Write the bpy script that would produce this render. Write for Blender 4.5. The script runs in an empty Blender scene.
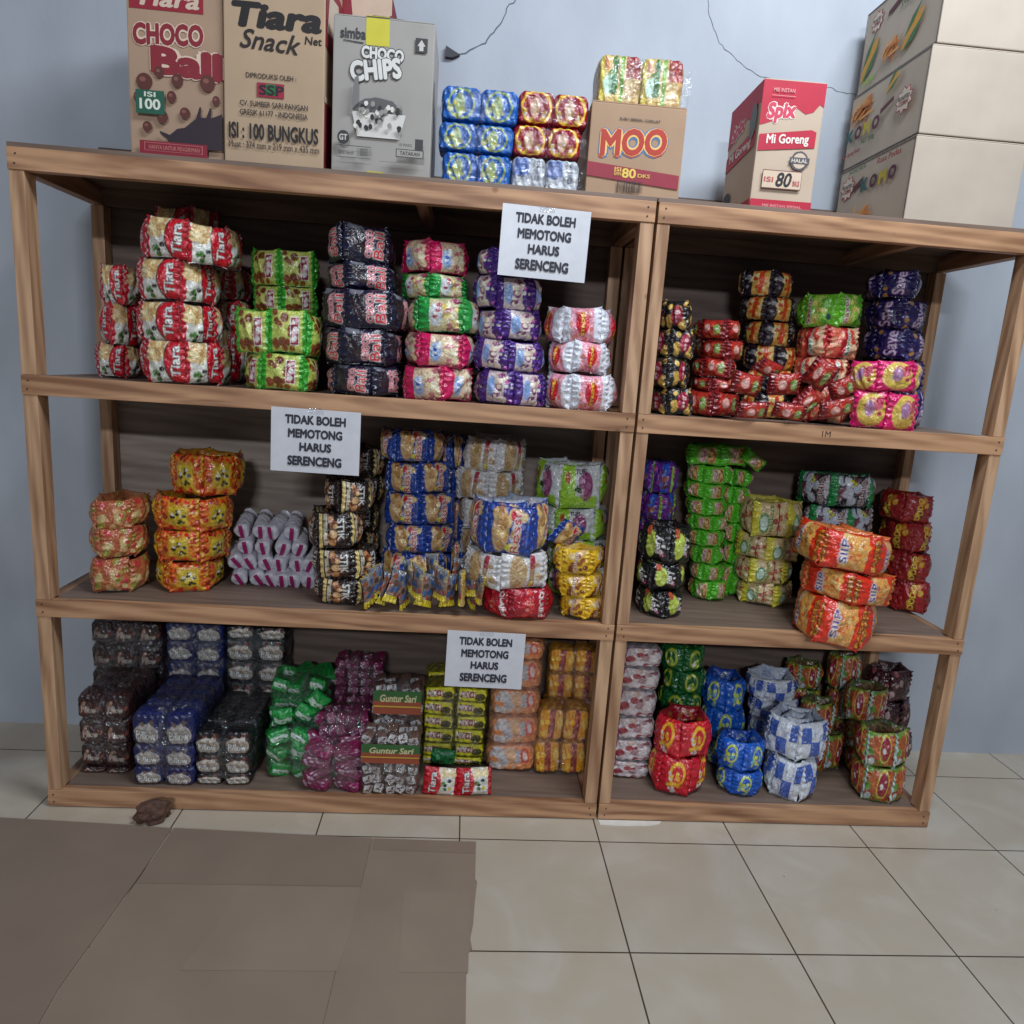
import bpy, bmesh, math, random
import numpy as np
from mathutils import Vector, Matrix
from mathutils.geometry import tessellate_polygon
random.seed(7)
SC = bpy.context.scene
COL = SC.collection
PI = math.pi

def s2l(c):
    o = []
    for v in c[:3]:
        v = v / 255.0
        o.append(v / 12.92 if v <= .04045 else ((v + .055) / 1.055) ** 2.4)
    return tuple(o)

# ------------------------------------------------------------------ camera
CF = 724.23
CR = np.array([0.99604656, -0.05870035, 0.06667476])
CU = np.array([-0.05377773, 0.19894864, 0.97853329])
CW = np.array([0.0707051, 0.97825033, -0.19500533])
CP = np.array([-0.4558, -1.9302, 1.3118])
cam_d = bpy.data.cameras.new('camera')
cam = bpy.data.objects.new('camera', cam_d)
COL.objects.link(cam)
cam_d.sensor_width = 36.0
cam_d.lens = CF / 1024 * 36
cam_d.clip_start = .05
m = Matrix.Identity(4)
for i in range(3):
    m[i][0] = CR[i]; m[i][1] = CU[i]; m[i][2] = -CW[i]; m[i][3] = CP[i]
cam.matrix_world = m
SC.camera = cam

# ------------------------------------------------------------------ world, lamps, exposure
SC.view_settings.view_transform = 'Standard'
SC.view_settings.look = 'None'
SC.view_settings.gamma = 1
SC.view_settings.use_curve_mapping = False
SC.view_settings.exposure = 0.0
w = bpy.data.worlds.new('room_air'); SC.world = w; w.use_nodes = True
bg = w.node_tree.nodes['Background']
bg.inputs[0].default_value = (.80, .86, 1.0, 1); bg.inputs[1].default_value = .115

def area(name, loc, tgt, size, power, col):
    d = bpy.data.lights.new(name, 'AREA'); d.shape = 'RECTANGLE'
    d.size, d.size_y = size; d.energy = power; d.color = col
    o = bpy.data.objects.new(name, d); COL.objects.link(o)
    o.location = loc
    o.rotation_euler = (Vector(tgt) - Vector(loc)).to_track_quat('-Z', 'Y').to_euler()
    return o
area('far_ceiling_tube', (-.7, -6.8, 3.35), (-.3, 0, 1.3), (1.1, .18), 150, (.86, .92, 1.0))
area('near_ceiling_tube', (.5, -1.05, 3.2), (.05, .1, 1.3), (1.3, .3), 50, (.84, .92, 1.0))

# ------------------------------------------------------------------ helpers
def PY(x, y, Y):
    """point of the plane Y seen at photo pixel x, y"""
    d = CW + CR * (x - 512) / CF - CU * (y - 512) / CF
    return CP + d * ((Y - CP[1]) / d[1])
def PZ(x, y, Z):
    d = CW + CR * (x - 512) / CF - CU * (y - 512) / CF
    return CP + d * ((Z - CP[2]) / d[2])

class NT:
    def __init__(s, name):
        s.m = bpy.data.materials.new(name); s.m.use_nodes = True
        s.t = s.m.node_tree; s.b = s.t.nodes['Principled BSDF']; s.out = s.t.nodes['Material Output']
    def n(s, kind, **kw):
        nd = s.t.nodes.new(kind)
        for k, v in kw.items():
            if k in nd.inputs: nd.inputs[k].default_value = v
            else: setattr(nd, k, v)
        return nd
    def l(s, a, b): s.t.links.new(a, b)
    def ramp(s, fac, stops):
        r = s.n('ShaderNodeValToRGB')
        e = r.color_ramp.elements
        while len(e) < len(stops): e.new(.5)
        for q, (p, c) in zip(e, stops):
            q.position = p; q.color = (*c, 1)
        s.l(fac, r.inputs[0]); return r.outputs[0]

def wood(name, axis, dark, light, rough=.55):
    t = NT(name)
    tc = t.n('ShaderNodeTexCoord')
    oi = t.n('ShaderNodeObjectInfo')
    off = t.n('ShaderNodeVectorMath', operation='SCALE'); off.inputs[0].default_value = (3.1, 5.7, 2.3)
    t.l(oi.outputs['Random'], off.inputs['Scale'])
    add = t.n('ShaderNodeVectorMath', operation='ADD')
    t.l(tc.outputs['Object'], add.inputs[0]); t.l(off.outputs[0], add.inputs[1])
    mp = t.n('ShaderNodeMapping')
    sc = [13, 13, 13]; sc[axis] = 1.3; mp.inputs['Scale'].default_value = sc
    t.l(add.outputs[0], mp.inputs[0])
    n1 = t.n('ShaderNodeTexNoise', Scale=1.6, Detail=3.0, Distortion=1.2); t.l(mp.outputs[0], n1.inputs['Vector'])
    wv = t.n('ShaderNodeTexWave', Scale=1.3, Distortion=7.0, Detail=3.0, bands_direction='DIAGONAL'); t.l(mp.outputs[0], wv.inputs['Vector'])
    mx = t.n('ShaderNodeMath', operation='MULTIPLY_ADD'); mx.inputs[1].default_value = .18
    t.l(wv.outputs['Fac'], mx.inputs[0])
    m2 = t.n('ShaderNodeMath', operation='MULTIPLY'); m2.inputs[1].default_value = .82; t.l(n1.outputs['Fac'], m2.inputs[0])
    t.l(m2.outputs[0], mx.inputs[2])
    c = t.ramp(mx.outputs[0], [(.32, s2l(dark)), (.49, tuple((a + b) / 2 for a, b in zip(s2l(dark), s2l(light)))), (.66, s2l(light))])
    vo = t.n('ShaderNodeTexVoronoi', Scale=7.0); t.l(add.outputs[0], vo.inputs['Vector'])
    kn = t.ramp(vo.outputs['Distance'], [(.0, (.35, .25, .2)), (.045, (.6, .5, .42)), (.075, (1, 1, 1))])
    mm = t.n('ShaderNodeMix', data_type='RGBA', blend_type='MULTIPLY'); mm.inputs[0].default_value = .8
    t.l(c, mm.inputs[6]); t.l(kn, mm.inputs[7]); t.l(mm.outputs[2], t.b.inputs['Base Color'])
    t.b.inputs['Roughness'].default_value = rough
    bp = t.n('ShaderNodeBump', Strength=.25, Distance=.002); t.l(mx.outputs[0], bp.inputs['Height']); t.l(bp.outputs[0], t.b.inputs['Normal'])
    return t.m

def plain(name, col, rough=.6, noise=0, nscale=12, metallic=0, bump=0):
    t = NT(name)
    t.b.inputs['Roughness'].default_value = rough; t.b.inputs['Metallic'].default_value = metallic
    c = s2l(col)
    tc = t.n('ShaderNodeTexCoord')
    nz = t.n('ShaderNodeTexNoise', Scale=float(nscale), Detail=4.0); t.l(tc.outputs['Object'], nz.inputs['Vector'])
    o = t.ramp(nz.outputs['Fac'], [(.3, tuple(v * (1 - noise) for v in c)), (.7, tuple(min(1, v * (1 + noise)) for v in c))])
    t.l(o, t.b.inputs['Base Color'])
    if bump:
        bp = t.n('ShaderNodeBump', Strength=bump, Distance=.004); t.l(nz.outputs['Fac'], bp.inputs['Height']); t.l(bp.outputs[0], t.b.inputs['Normal'])
    return t.m
_flat = {}
def ink(col, rough=.6):
    k = tuple(col)
    if k not in _flat: _flat[k] = plain('ink_%d_%d_%d' % k, col, rough, .05, 30)
    return _flat[k]

WX = wood('pine_grain_x', 0, (136, 94, 66), (200, 154, 116))
WY = wood('pine_grain_y', 1, (130, 92, 66), (182, 140, 106))
WZ = wood('pine_grain_z', 2, (150, 110, 80), (206, 166, 130))
WD = wood('pine_rear', 0, (92, 70, 56), (120, 95, 76), .7)
PLY2 = wood('plywood_greyish', 0, (126, 112, 102), (156, 142, 130), .7)
PLY = wood('plywood_back', 0, (88, 72, 64), (112, 95, 85), .7)
BRD = wood('plywood_board', 0, (112, 92, 80), (130, 110, 97), .6)

def film_mat(name, rough, bump, scale, spec=.5):
    t = NT(name)
    at = t.n('ShaderNodeAttribute', attribute_name='Col')
    t.l(at.outputs['Color'], t.b.inputs['Base Color'])
    t.b.inputs['Roughness'].default_value = rough
    t.b.inputs['Specular IOR Level'].default_value = spec
    g = t.n('ShaderNodeNewGeometry')
    oi = t.n('ShaderNodeObjectInfo')
    ad = t.n('ShaderNodeVectorMath', operation='ADD'); t.l(g.outputs['Position'], ad.inputs[0]); t.l(oi.outputs['Random'], ad.inputs[1])
    nz = t.n('ShaderNodeTexNoise', Scale=scale, Detail=3.0, Distortion=.8); t.l(ad.outputs[0], nz.inputs['Vector'])
    sb = t.n('ShaderNodeMath', operation='SUBTRACT'); sb.inputs[1].default_value = .5; t.l(nz.outputs['Fac'], sb.inputs[0])
    ab = t.n('ShaderNodeMath', operation='ABSOLUTE'); t.l(sb.outputs[0], ab.inputs[0])
    n2 = t.n('ShaderNodeTexNoise', Scale=scale * 2.6, Detail=2.0); t.l(ad.outputs[0], n2.inputs['Vector'])
    mu = t.n('ShaderNodeMath', operation='MULTIPLY_ADD'); mu.inputs[1].default_value = .35; t.l(n2.outputs['Fac'], mu.inputs[0]); t.l(ab.outputs[0], mu.inputs[2])
    bp = t.n('ShaderNodeBump', Strength=bump, Distance=.014); t.l(mu.outputs[0], bp.inputs['Height'])
    t.l(bp.outputs[0], t.b.inputs['Normal'])
    return t.m
FILM = film_mat('printed_film', .24, .65, 34.0, .8)
MATTE = film_mat('printed_paper_film', .5, .3, 25.0)

def clear_mat():
    t = NT('clear_film')
    tr = t.n('ShaderNodeBsdfTransparent'); gl = t.n('ShaderNodeBsdfGlossy'); gl.inputs['Roughness'].default_value = .12
    gl.inputs['Color'].default_value = (.95, .97, 1, 1)
    tc = t.n('ShaderNodeTexCoord')
    nz = t.n('ShaderNodeTexNoise', Scale=45.0, Detail=3.0, Distortion=1.5); t.l(tc.outputs['Object'], nz.inputs['Vector'])
    bp = t.n('ShaderNodeBump', Strength=.9, Distance=.02); t.l(nz.outputs['Fac'], bp.inputs['Height']); t.l(bp.outputs[0], gl.inputs['Normal'])
    mx = t.n('ShaderNodeMixShader'); mx.inputs[0].default_value = .16
    t.l(tr.outputs[0], mx.inputs[1]); t.l(gl.outputs[0], mx.inputs[2]); t.l(mx.outputs[0], t.out.inputs[0])
    return t.m
CLEAR = clear_mat()

def link(name, me, parent=None, loc=None, rot=None):
    o = bpy.data.objects.new(name, me); COL.objects.link(o)
    if parent: o.parent = parent
    if loc is not None: o.location = loc
    if rot is not None: o.rotation_euler = rot
    return o
def tag(o, label, cat, group=None):
    o['label'] = label; o['category'] = cat
    if group: o['group'] = group
    return o
def empty(name, loc, label, cat, group=None, rot=(0, 0, 0)):
    o = bpy.data.objects.new(name, None); COL.objects.link(o); o.empty_display_size = .05
    o.location = loc; o.rotation_euler = rot
    return tag(o, label, cat, group)
def struct(o): o['kind'] = 'structure'; return o

def box_me(name, x0, x1, y0, y1, z0, z1, mat, bev=.0015):
    bm = bmesh.new()
    vs = [bm.verts.new(v) for v in ((x0,y0,z0),(x1,y0,z0),(x1,y1,z0),(x0,y1,z0),(x0,y0,z1),(x1,y0,z1),(x1,y1,z1),(x0,y1,z1))]
    for f in ((3,2,1,0),(4,5,6,7),(0,1,5,4),(1,2,6,5),(2,3,7,6),(3,0,4,7)): bm.faces.new([vs[i] for i in f])
    if bev: bmesh.ops.bevel(bm, geom=bm.edges[:], offset=bev, segments=2, affect='EDGES', profile=.6)
    me = bpy.data.meshes.new(name); bm.to_mesh(me); bm.free(); me.materials.append(mat)
    return me
def prism_me(name, poly, z0, z1, mat, frame=None):
    """outline in 2D raised from z0 to z1; frame(x,y,z) places it"""
    n = len(poly); fr = frame or (lambda a, b, c: (a, b, c))
    vs = [fr(x, y, z0) for x, y in poly] + [fr(x, y, z1) for x, y in poly]
    tri = tessellate_polygon([[Vector((x, y, 0)) for x, y in poly]])
    ar = sum(poly[i][0]*poly[(i+1)%n][1]-poly[(i+1)%n][0]*poly[i][1] for i in range(n))
    fs = []
    for a, b, c in tri:
        s = (poly[b][0]-poly[a][0])*(poly[c][1]-poly[a][1])-(poly[b][1]-poly[a][1])*(poly[c][0]-poly[a][0])
        if s < 0: b, c = c, b
        fs += [(c, b, a), (a+n, b+n, c+n)]
    for i in range(n):
        j = (i+1) % n
        fs.append((i, j, j+n, i+n) if ar > 0 else (j, i, i+n, j+n))
    me = bpy.data.meshes.new(name); me.from_pydata(vs, [], fs); me.materials.append(mat); me.update()
    return me

# lettering: outlines of the built-in font, fitted to the unit square
_tx = {}
def glyphs(s, bold=.0, shear=0.0):
    k = (s, bold, shear)
    if k not in _tx:
        cu = bpy.data.curves.new('t', 'FONT'); cu.body = s; cu.shear = shear; cu.resolution_u = 3
        o = bpy.data.objects.new('t', cu); COL.objects.link(o)
        dg = bpy.context.evaluated_depsgraph_get(); ev = o.evaluated_get(dg); me = ev.to_mesh()
        V = np.array([v.co[:2] for v in me.vertices]); me.calc_loop_triangles()
        T = np.array([t.vertices[:] for t in me.loop_triangles]); ev.to_mesh_clear()
        bpy.data.objects.remove(o); bpy.data.curves.remove(cu)
        if bold > 0:
            n0 = len(V); sh = [(0, 0)] + [(bold * math.cos(a), bold * math.sin(a)) for a in np.arange(8) * PI / 4]
            T = np.concatenate([T + i * n0 for i in range(len(sh))]); V = np.concatenate([V + q for q in sh])
        V = (V - V.min(0)) / (V.max(0) - V.min(0))
        _tx[k] = (V, T)
    return _tx[k]

# ------------------------------------------------------------------ painter of printed packets (colours per vertex)
def hsh(seed): return np.random.RandomState(seed)
def mask_text(V, T, du, dv, rot, cu, cv, nu, nv, ss=3):
    W, H = nu * ss, nv * ss
    P = V - .5
    a = rot % 4
    if a == 1: P = np.stack([-P[:, 1], P[:, 0]], 1)
    elif a == 2: P = -P
    elif a == 3: P = np.stack([P[:, 1], -P[:, 0]], 1)
    P = P * [du, dv] + [cu, cv]; P = P * [W, H]
    M = np.zeros((W, H), bool)
    for t in T:
        A, B, C = P[t]
        x0, x1 = int(max(0, min(A[0], B[0], C[0]))), int(min(W - 1, max(A[0], B[0], C[0]))) + 1
        y0, y1 = int(max(0, min(A[1], B[1], C[1]))), int(min(H - 1, max(A[1], B[1], C[1]))) + 1
        if x1 <= x0 or y1 <= y0: continue
        X, Y = np.meshgrid(np.arange(x0, x1) + .5, np.arange(y0, y1) + .5, indexing='ij')
        d = lambda p, q: (q[0]-p[0])*(Y-p[1])-(q[1]-p[1])*(X-p[0])
        a1, a2, a3 = d(A, B), d(B, C), d(C, A)
        M[x0:x1, y0:y1] |= ((a1 >= 0) & (a2 >= 0) & (a3 >= 0)) | ((a1 <= 0) & (a2 <= 0) & (a3 <= 0))
    E = M.copy(); E[1:] |= M[:-1]; E[:-1] |= M[1:]; E[:, 1:] |= M[:, :-1]; M = E
    def down(Q): return Q.reshape(nu, ss, nv, ss).mean((1, 3))
    D = M.copy()
    for _ in range(3):
        E = D.copy(); E[1:] |= D[:-1]; E[:-1] |= D[1:]; E[:, 1:] |= D[:, :-1]; E[:, :-1] |= D[:, 1:]; D = E
    return down(M.astype(float)), down(D.astype(float))
def paint(ops, nu, nv, aspect):
    U, Vv = np.meshgrid((np.arange(nu) + .5) / nu, (np.arange(nv) + .5) / nv, indexing='ij')
    C = np.zeros((nu, nv, 3))
    px = 1.0 / nv
    def put(mask, col):
        nonlocal C
        C = C * (1 - mask[..., None]) + np.array(s2l(col)) * mask[..., None]
    for op in ops:
        k = op[0]
        if k == 'b': put(np.ones((nu, nv)), op[1])
        elif k == 'r':
            _, u0, v0, u1, v1, col = op
            put(((U >= u0) & (U <= u1) & (Vv >= v0) & (Vv <= v1)).astype(float), col)
        elif k == 'd':      # slanted band
            _, u0, u1, sl, col = op
            q = U + sl * (Vv - .5); put(((q >= u0) & (q <= u1)).astype(float), col)
        elif k == 'e':
            _, cu, cv, ru, rv, col = op
            d = np.sqrt(((U - cu) / ru) ** 2 + ((Vv - cv) / rv) ** 2); put(np.clip((1 - d) * min(ru, rv) / px + .5, 0, 1), col)
        elif k == 'o':      # ring
            _, cu, cv, ru, rv, wd, col = op
            d = np.sqrt(((U - cu) / ru) ** 2 + ((Vv - cv) / rv) ** 2); put(np.clip((wd - abs(1 - d)) * min(ru, rv) / px + .5, 0, 1), col)
        elif k == 'n':
            _, n, u0, v0, u1, v1, r, cols, seed = op
            rs = hsh(seed)
            for i in range(n):
                cu, cv = rs.uniform(u0, u1), rs.uniform(v0, v1); rr = r * rs.uniform(.6, 1.2)
                d = np.sqrt(((U - cu) * aspect / rr) ** 2 + ((Vv - cv) / rr) ** 2); put(np.clip((1 - d) * rr / px + .5, 0, 1), cols[i % len(cols)])
        elif k == 't':
            _, s, cu, cv, du, dv, rot, col, out = op
            V, T = glyphs(s, 0)
            M, D = mask_text(V, T, du, dv, rot, cu, cv, nu, nv)
            if out: put(np.clip(D, 0, 1), out)
            put(np.clip(M * 1.15, 0, 1), col)
    return C

K = (24, 20, 22); WH = (232, 232, 228); CR_ = (222, 196, 150)
# name: (aspect, thickness, back colour, ops)
DS = {
 'tiara': (.95, .017, (150, 150, 150), [('b', (190, 20, 40)), ('r', .10, 0, .60, 1, (222, 222, 214)), ('n', 26, .14, .55, .55, .95, .10, [(226, 196, 140), (205, 165, 110), (240, 220, 170)], 1), ('n', 9, .2, .08, .5, .35, .07, [(60, 110, 50), K, WH, (90, 140, 60)], 2), ('e', .78, .5, .27, .55, (198, 16, 38)), ('o', .78, .5, .27, .55, .05, K), ('t', 'Tiara', .76, .5, .2, .74, 1, WH, K), ('r', .93, 0, 1, 1, (170, 14, 34))]),
 'tiaraleft': (1.1, .02, (150, 150, 150), [('b', (190, 20, 40)), ('r', .42, 0, .88, 1, (222, 222, 214)), ('n', 10, .46, .72, .84, .96, .09, [(226, 196, 140), (240, 220, 170)], 1), ('n', 9, .48, .3, .8, .65, .07, [(60, 110, 50), K, (225, 200, 90), (90, 140, 60)], 2), ('e', .26, .5, .24, .52, (198, 16, 38)), ('t', 'Tiara', .26, .5, .18, .74, 1, WH, K)]),
 'kriss': (1.05, .017, (60, 150, 50), [('b', (62, 178, 48)), ('r', .14, .02, .9, .98, (186, 200, 96)), ('n', 22, .16, .1, .66, .95, .10, [(118, 60, 34), (210, 215, 120), (140, 70, 40)], 4), ('r', .60, .18, .82, .86, WH), ('r', .62, .21, .80, .83, (150, 30, 60)), ('n', 10, .66, .28, .76, .78, .06, [WH, (230, 200, 210)], 5), ('r', 0, 0, .1, 1, (50, 160, 45)), ('r', .92, 0, 1, 1, (50, 160, 45))]),
 'choco': (1.0, .019, (40, 40, 70), [('b', (24, 24, 52)), ('n', 16, .05, .05, .45, .95, .11, [(52, 34, 34), (18, 16, 30), (120, 120, 130), (44, 30, 40)], 6), ('t', 'CHOCO', .56, .5, .15, .72, 1, (200, 70, 90), (240, 210, 210)), ('t', 'Ball', .78, .48, .22, .7, 1, (214, 34, 52), WH)]),
 'pinkcake': (1.05, .018, (150, 20, 80), [('b', (208, 24, 92)), ('r', .26, .04, .9, .96, (220, 190, 160)), ('n', 26, .55, .08, .88, .92, .08, [(235, 215, 170), (200, 120, 130), (150, 60, 80), (240, 230, 200)], 7), ('e', .4, .42, .13, .3, (150, 180, 220)), ('n', 5, .3, .2, .5, .7, .06, [WH, (60, 90, 180)], 8), ('r', .93, 0, 1, 1, (200, 22, 88))]),
 'greencake': (1.05, .018, (30, 100, 50), [('b', (34, 150, 62)), ('r', .26, .04, .88, .96, (205, 195, 150)), ('n', 26, .55, .08, .86, .92, .08, [(225, 205, 120), (190, 120, 130), (150, 70, 90), (235, 225, 190)], 7), ('e', .4, .5, .14, .34, (210, 215, 220)), ('n', 5, .3, .2, .5, .8, .06, [(180, 60, 90), WH], 8)]),
 'purplecake': (1.0, .018, (60, 40, 110), [('b', (72, 34, 128)), ('r', .22, .04, .74, .96, (214, 196, 196)), ('n', 24, .46, .08, .74, .92, .08, [(236, 220, 200), (170, 110, 120), (120, 60, 110), (240, 230, 215)], 9), ('e', .34, .5, .12, .3, (140, 170, 220)), ('n', 6, .78, .1, .98, .9, .05, [(190, 80, 160), WH, (60, 24, 110)], 10)]),
 'strawb': (1.35, .024, (225, 200, 205), [('b', (232, 160, 180)), ('r', 0, 0, .2, 1, (226, 230, 240)), ('r', .78, 0, 1, 1, (226, 230, 240)), ('n', 26, .22, .05, .74, .95, .07, [(214, 110, 110), (240, 200, 200), (225, 140, 130)], 11), ('e', .5, .52, .17, .32, (206, 20, 44)), ('t', 'STROBI', .5, .5, .07, .66, 1, (240, 200, 60), (160, 10, 20)), ('n', 8, .02, .05, .18, .4, .03, [(170, 175, 190)], 12)]),
 'blackpink': (1.0, .017, (30, 30, 30), [('b', (34, 34, 36)), ('n', 12, .3, .1, 1, .9, .12, [(214, 178, 90), (200, 160, 80)], 13), ('e', .65, .5, .24, .34, (150, 30, 60)), ('n', 8, .5, .3, .8, .7, .06, [(230, 190, 190), (190, 60, 90)], 14), ('n', 7, 0, .1, .25, .9, .05, [(80, 82, 84), K], 15)]),
 'soto': (1.15, .017, (120, 30, 30), [('b', (128, 22, 30)), ('r', .2, .05, .86, .95, (170, 44, 34)), ('n', 18, .2, .05, .8, .95, .08, [(190, 96, 60), (196, 44, 34), (214, 180, 110), (150, 30, 30)], 16), ('e', .38, .55, .12, .22, (225, 170, 160)), ('e', .74, .5, .11, .26, (140, 170, 90)), ('n', 5, .66, .3, .82, .7, .05, [WH, (90, 150, 60)], 17)]),
 'orangeblk': (1.0, .017, (30, 20, 24), [('b', (34, 22, 34)), ('r', .3, .04, .85, .96, (216, 170, 80)), ('n', 14, .3, .05, .85, .95, .09, [(226, 110, 40), (235, 205, 130), (190, 60, 30), (240, 220, 160)], 18), ('r', .52, .08, .66, .92, (214, 70, 24)), ('n', 5, 0, .2, .25, .8, .08, [(150, 150, 150), (60, 40, 60)], 19)]),
 'sayurgreen': (1.15, .02, (60, 140, 40), [('b', (104, 186, 42)), ('r', .3, 0, .62, 1, (150, 205, 70)), ('n', 12, .3, .1, .66, .9, .09, [(214, 220, 130), (90, 170, 50), (235, 215, 120)], 20), ('t', 'Sayur', .18, .5, .14, .8, 1, (150, 26, 40), WH), ('e', .72, .3, .06, .1, (30, 60, 90))]),
 'sayurred': (1.15, .02, (130, 30, 30), [('b', (172, 26, 34)), ('r', .1, 0, .36, 1, (205, 100, 80)), ('n', 12, .08, .05, .4, .95, .09, [(216, 150, 110), (220, 90, 70)], 21), ('r', .58, 0, .94, 1, (210, 170, 140)), ('n', 14, .64, .05, .94, .95, .09, [(220, 150, 110), (235, 205, 160), (190, 60, 40)], 22), ('t', 'Sayur', .60, .5, .14, .8, 1, (20, 120, 60), WH)]),
 'navytext': (1.1, .02, (30, 26, 70), [('b', (34, 26, 84)), ('t', 'Save', .55, .5, .36, .8, 1, (206, 190, 214), (120, 60, 130)), ('n', 8, .05, .05, .35, .9, .07, [(180, 130, 70), (50, 40, 110), (120, 110, 160)], 23)]),
 'pinkyel': (.95, .018, (190, 20, 90), [('b', (222, 26, 110)), ('e', .55, .5, .42, .46, (220, 190, 90)), ('n', 14, .3, .2, .8, .8, .09, [(214, 100, 120), (236, 220, 150), (190, 30, 80)], 24), ('e', .5, .55, .14, .22, (180, 130, 170))]),
 'redyel': (.95, .018, (150, 110, 30), [('b', (206, 150, 40)), ('n', 26, 0, 0, .22, 1, .07, [(206, 60, 26), (226, 120, 40), (170, 30, 20)], 90), ('n', 26, .76, 0, 1, 1, .07, [(206, 60, 26), (226, 130, 40), (180, 40, 20)], 91), ('r', .26, .2, .74, .74, (212, 182, 44)), ('n', 22, 0, .8, 1, 1, .05, [(222, 40, 30), (240, 120, 40), (150, 20, 20)], 25), ('n', 22, 0, 0, 1, .14, .05, [(222, 40, 30), (240, 150, 40), (170, 20, 20)], 26), ('n', 12, .34, .25, .66, .68, .06, [(20, 34, 30), (220, 216, 200), K, (40, 60, 30), (190, 160, 60)], 127), ('n', 10, .8, .1, 1, .9, .04, [(240, 200, 60), (170, 30, 20)], 28)]),
 'brownstik': (1.0, .016, (30, 22, 20), [('b', (34, 22, 20)), ('r', .06, .04, .17, .96, (226, 200, 128)), ('r', .2, .1, .32, .95, (200, 190, 170)), ('n', 12, .38, .15, .62, .85, .11, [(130, 70, 40), (200, 140, 90), (80, 40, 26), (222, 180, 130)], 30), ('t', 'STIK', .72, .55, .2, .6, 3, WH, None), ('n', 5, .2, .2, .32, .8, .04, [K], 31)]),
 'bluecook': (1.1, .02, (190, 200, 215), [('b', (24, 62, 150)), ('e', .32, .5, .18, .46, (204, 170, 120)), ('n', 9, .2, .12, .44, .9, .12, [(196, 148, 92), (222, 190, 130), (170, 116, 66)], 32), ('n', 9, .56, .1, .78, .9, .11, [(206, 166, 110), (180, 180, 190), (222, 196, 140)], 33), ('t', 'Rossi', .64, .46, .17, .8, 1, (190, 40, 50), WH), ('e', .56, .84, .06, .1, (200, 40, 60)), ('e', .50, .16, .06, .08, (220, 220, 60)), ('r', .86, .2, .9, .8, (80, 110, 190))]),
 'whitecook': (1.1, .02, (200, 200, 205), [('b', (216, 214, 214)), ('e', .34, .5, .18, .5, (196, 166, 124)), ('n', 7, .24, .08, .44, .95, .12, [(180, 146, 100), (206, 178, 136)], 34), ('r', .58, .04, .72, .96, (170, 140, 110)), ('r', .60, .6, .72, .96, (170, 50, 70)), ('e', .64, .16, .05, .08, (220, 210, 60)), ('n', 6, .7, .2, .84, .8, .08, [(210, 190, 150), (180, 150, 110)], 35), ('r', .9, .1, .93, .9, (180, 180, 186))]),
 'berry': (1.15, .022, (205, 210, 212), [('b', (222, 226, 228)), ('r', 0, 0, .36, 1, (160, 210, 60)), ('r', .36, 0, .9, .3, (160, 210, 60)), ('e', .62, .52, .17, .34, (150, 70, 120)), ('n', 7, .5, .3, .74, .7, .07, [(176, 110, 150), (120, 50, 90), (214, 190, 205)], 36), ('n', 5, .36, .3, .5, .5, .05, [(24, 60, 30)], 37), ('t', 'YUPI', .5, .86, .24, .12, 0, K, None), ('e', .2, .7, .06, .14, (190, 60, 40))]),
 'yellow': (1.0, .017, (220, 180, 60), [('b', (232, 186, 34)), ('n', 16, .3, .05, .95, .95, .10, [(222, 180, 120), (160, 90, 40), (236, 210, 150), (120, 60, 26)], 38), ('t', 'Crispy', .52, .5, .16, .84, 1, (226, 214, 206), (140, 70, 60)), ('n', 6, .02, .2, .2, .8, .05, [(180, 120, 30), (240, 210, 80)], 39)]),
 'qlair': (1.3, .022, (150, 20, 36), [('b', (176, 16, 40)), ('r', .02, .02, .16, .98, (150, 12, 34)), ('n', 12, .3, .1, .66, .9, .09, [(222, 60, 60), (200, 30, 40), (235, 150, 130)], 40), ('t', 'QLAIRS', .84, .5, .13, .8, 3, WH, None)]),
 'purpblue': (1.0, .019, (70, 40, 140), [('b', (104, 40, 150)), ('r', .5, 0, .84, 1, (50, 90, 200)), ('n', 11, .5, .2, .9, .9, .1, [(150, 70, 50), (90, 40, 60), (70, 120, 220), (180, 110, 80)], 41), ('r', 0, 0, .1, 1, (150, 190, 50)), ('n', 5, .1, .2, .3, .8, .06, [(190, 60, 140), (80, 30, 120)], 42)]),
 'blacklime': (1.15, .018, (24, 24, 26), [('b', (18, 19, 22)), ('e', .3, .5, .2, .36, (190, 208, 88)), ('n', 5, .2, .3, .42, .7, .05, [(160, 180, 60), (214, 224, 130)], 43), ('e', .2, .84, .1, .13, (190, 84, 56)), ('t', 'gery', .62, .5, .26, .5, 1, WH, None), ('n', 6, .6, .2, .8, .5, .04, [(222, 120, 170), WH], 44), ('r', .92, .1, .95, .9, (60, 60, 66))]),
 'greenbis': (1.5, .02, (70, 170, 50), [('b', (86, 190, 40)), ('r', .28, .12, .82, .9, (170, 176, 110)), ('e', .7, .5, .14, .42, (216, 166, 104)), ('o', .7, .5, .1, .28, .2, (150, 90, 50)), ('t', 'TOP', .44, .5, .14, .6, 0, (190, 90, 110), WH), ('n', 5, .55, .2, .62, .8, .07, [(130, 150, 70), (220, 190, 130)], 45)]),
 'beige': (1.15, .018, (200, 190, 60), [('b', (222, 212, 70)), ('r', .22, .03, 1, .97, (214, 190, 140)), ('n', 12, .6, .1, 1, .9, .08, [(190, 90, 70), (222, 204, 160), (160, 60, 60)], 46), ('e', .32, .4, .11, .24, (205, 228, 210)), ('o', .32, .4, .12, .26, .16, (70, 140, 80)), ('t', 'malkist', .50, .5, .1, .85, 1, (70, 130, 60), None), ('r', .7, .04, .74, .96, (120, 50, 70))]),
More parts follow.
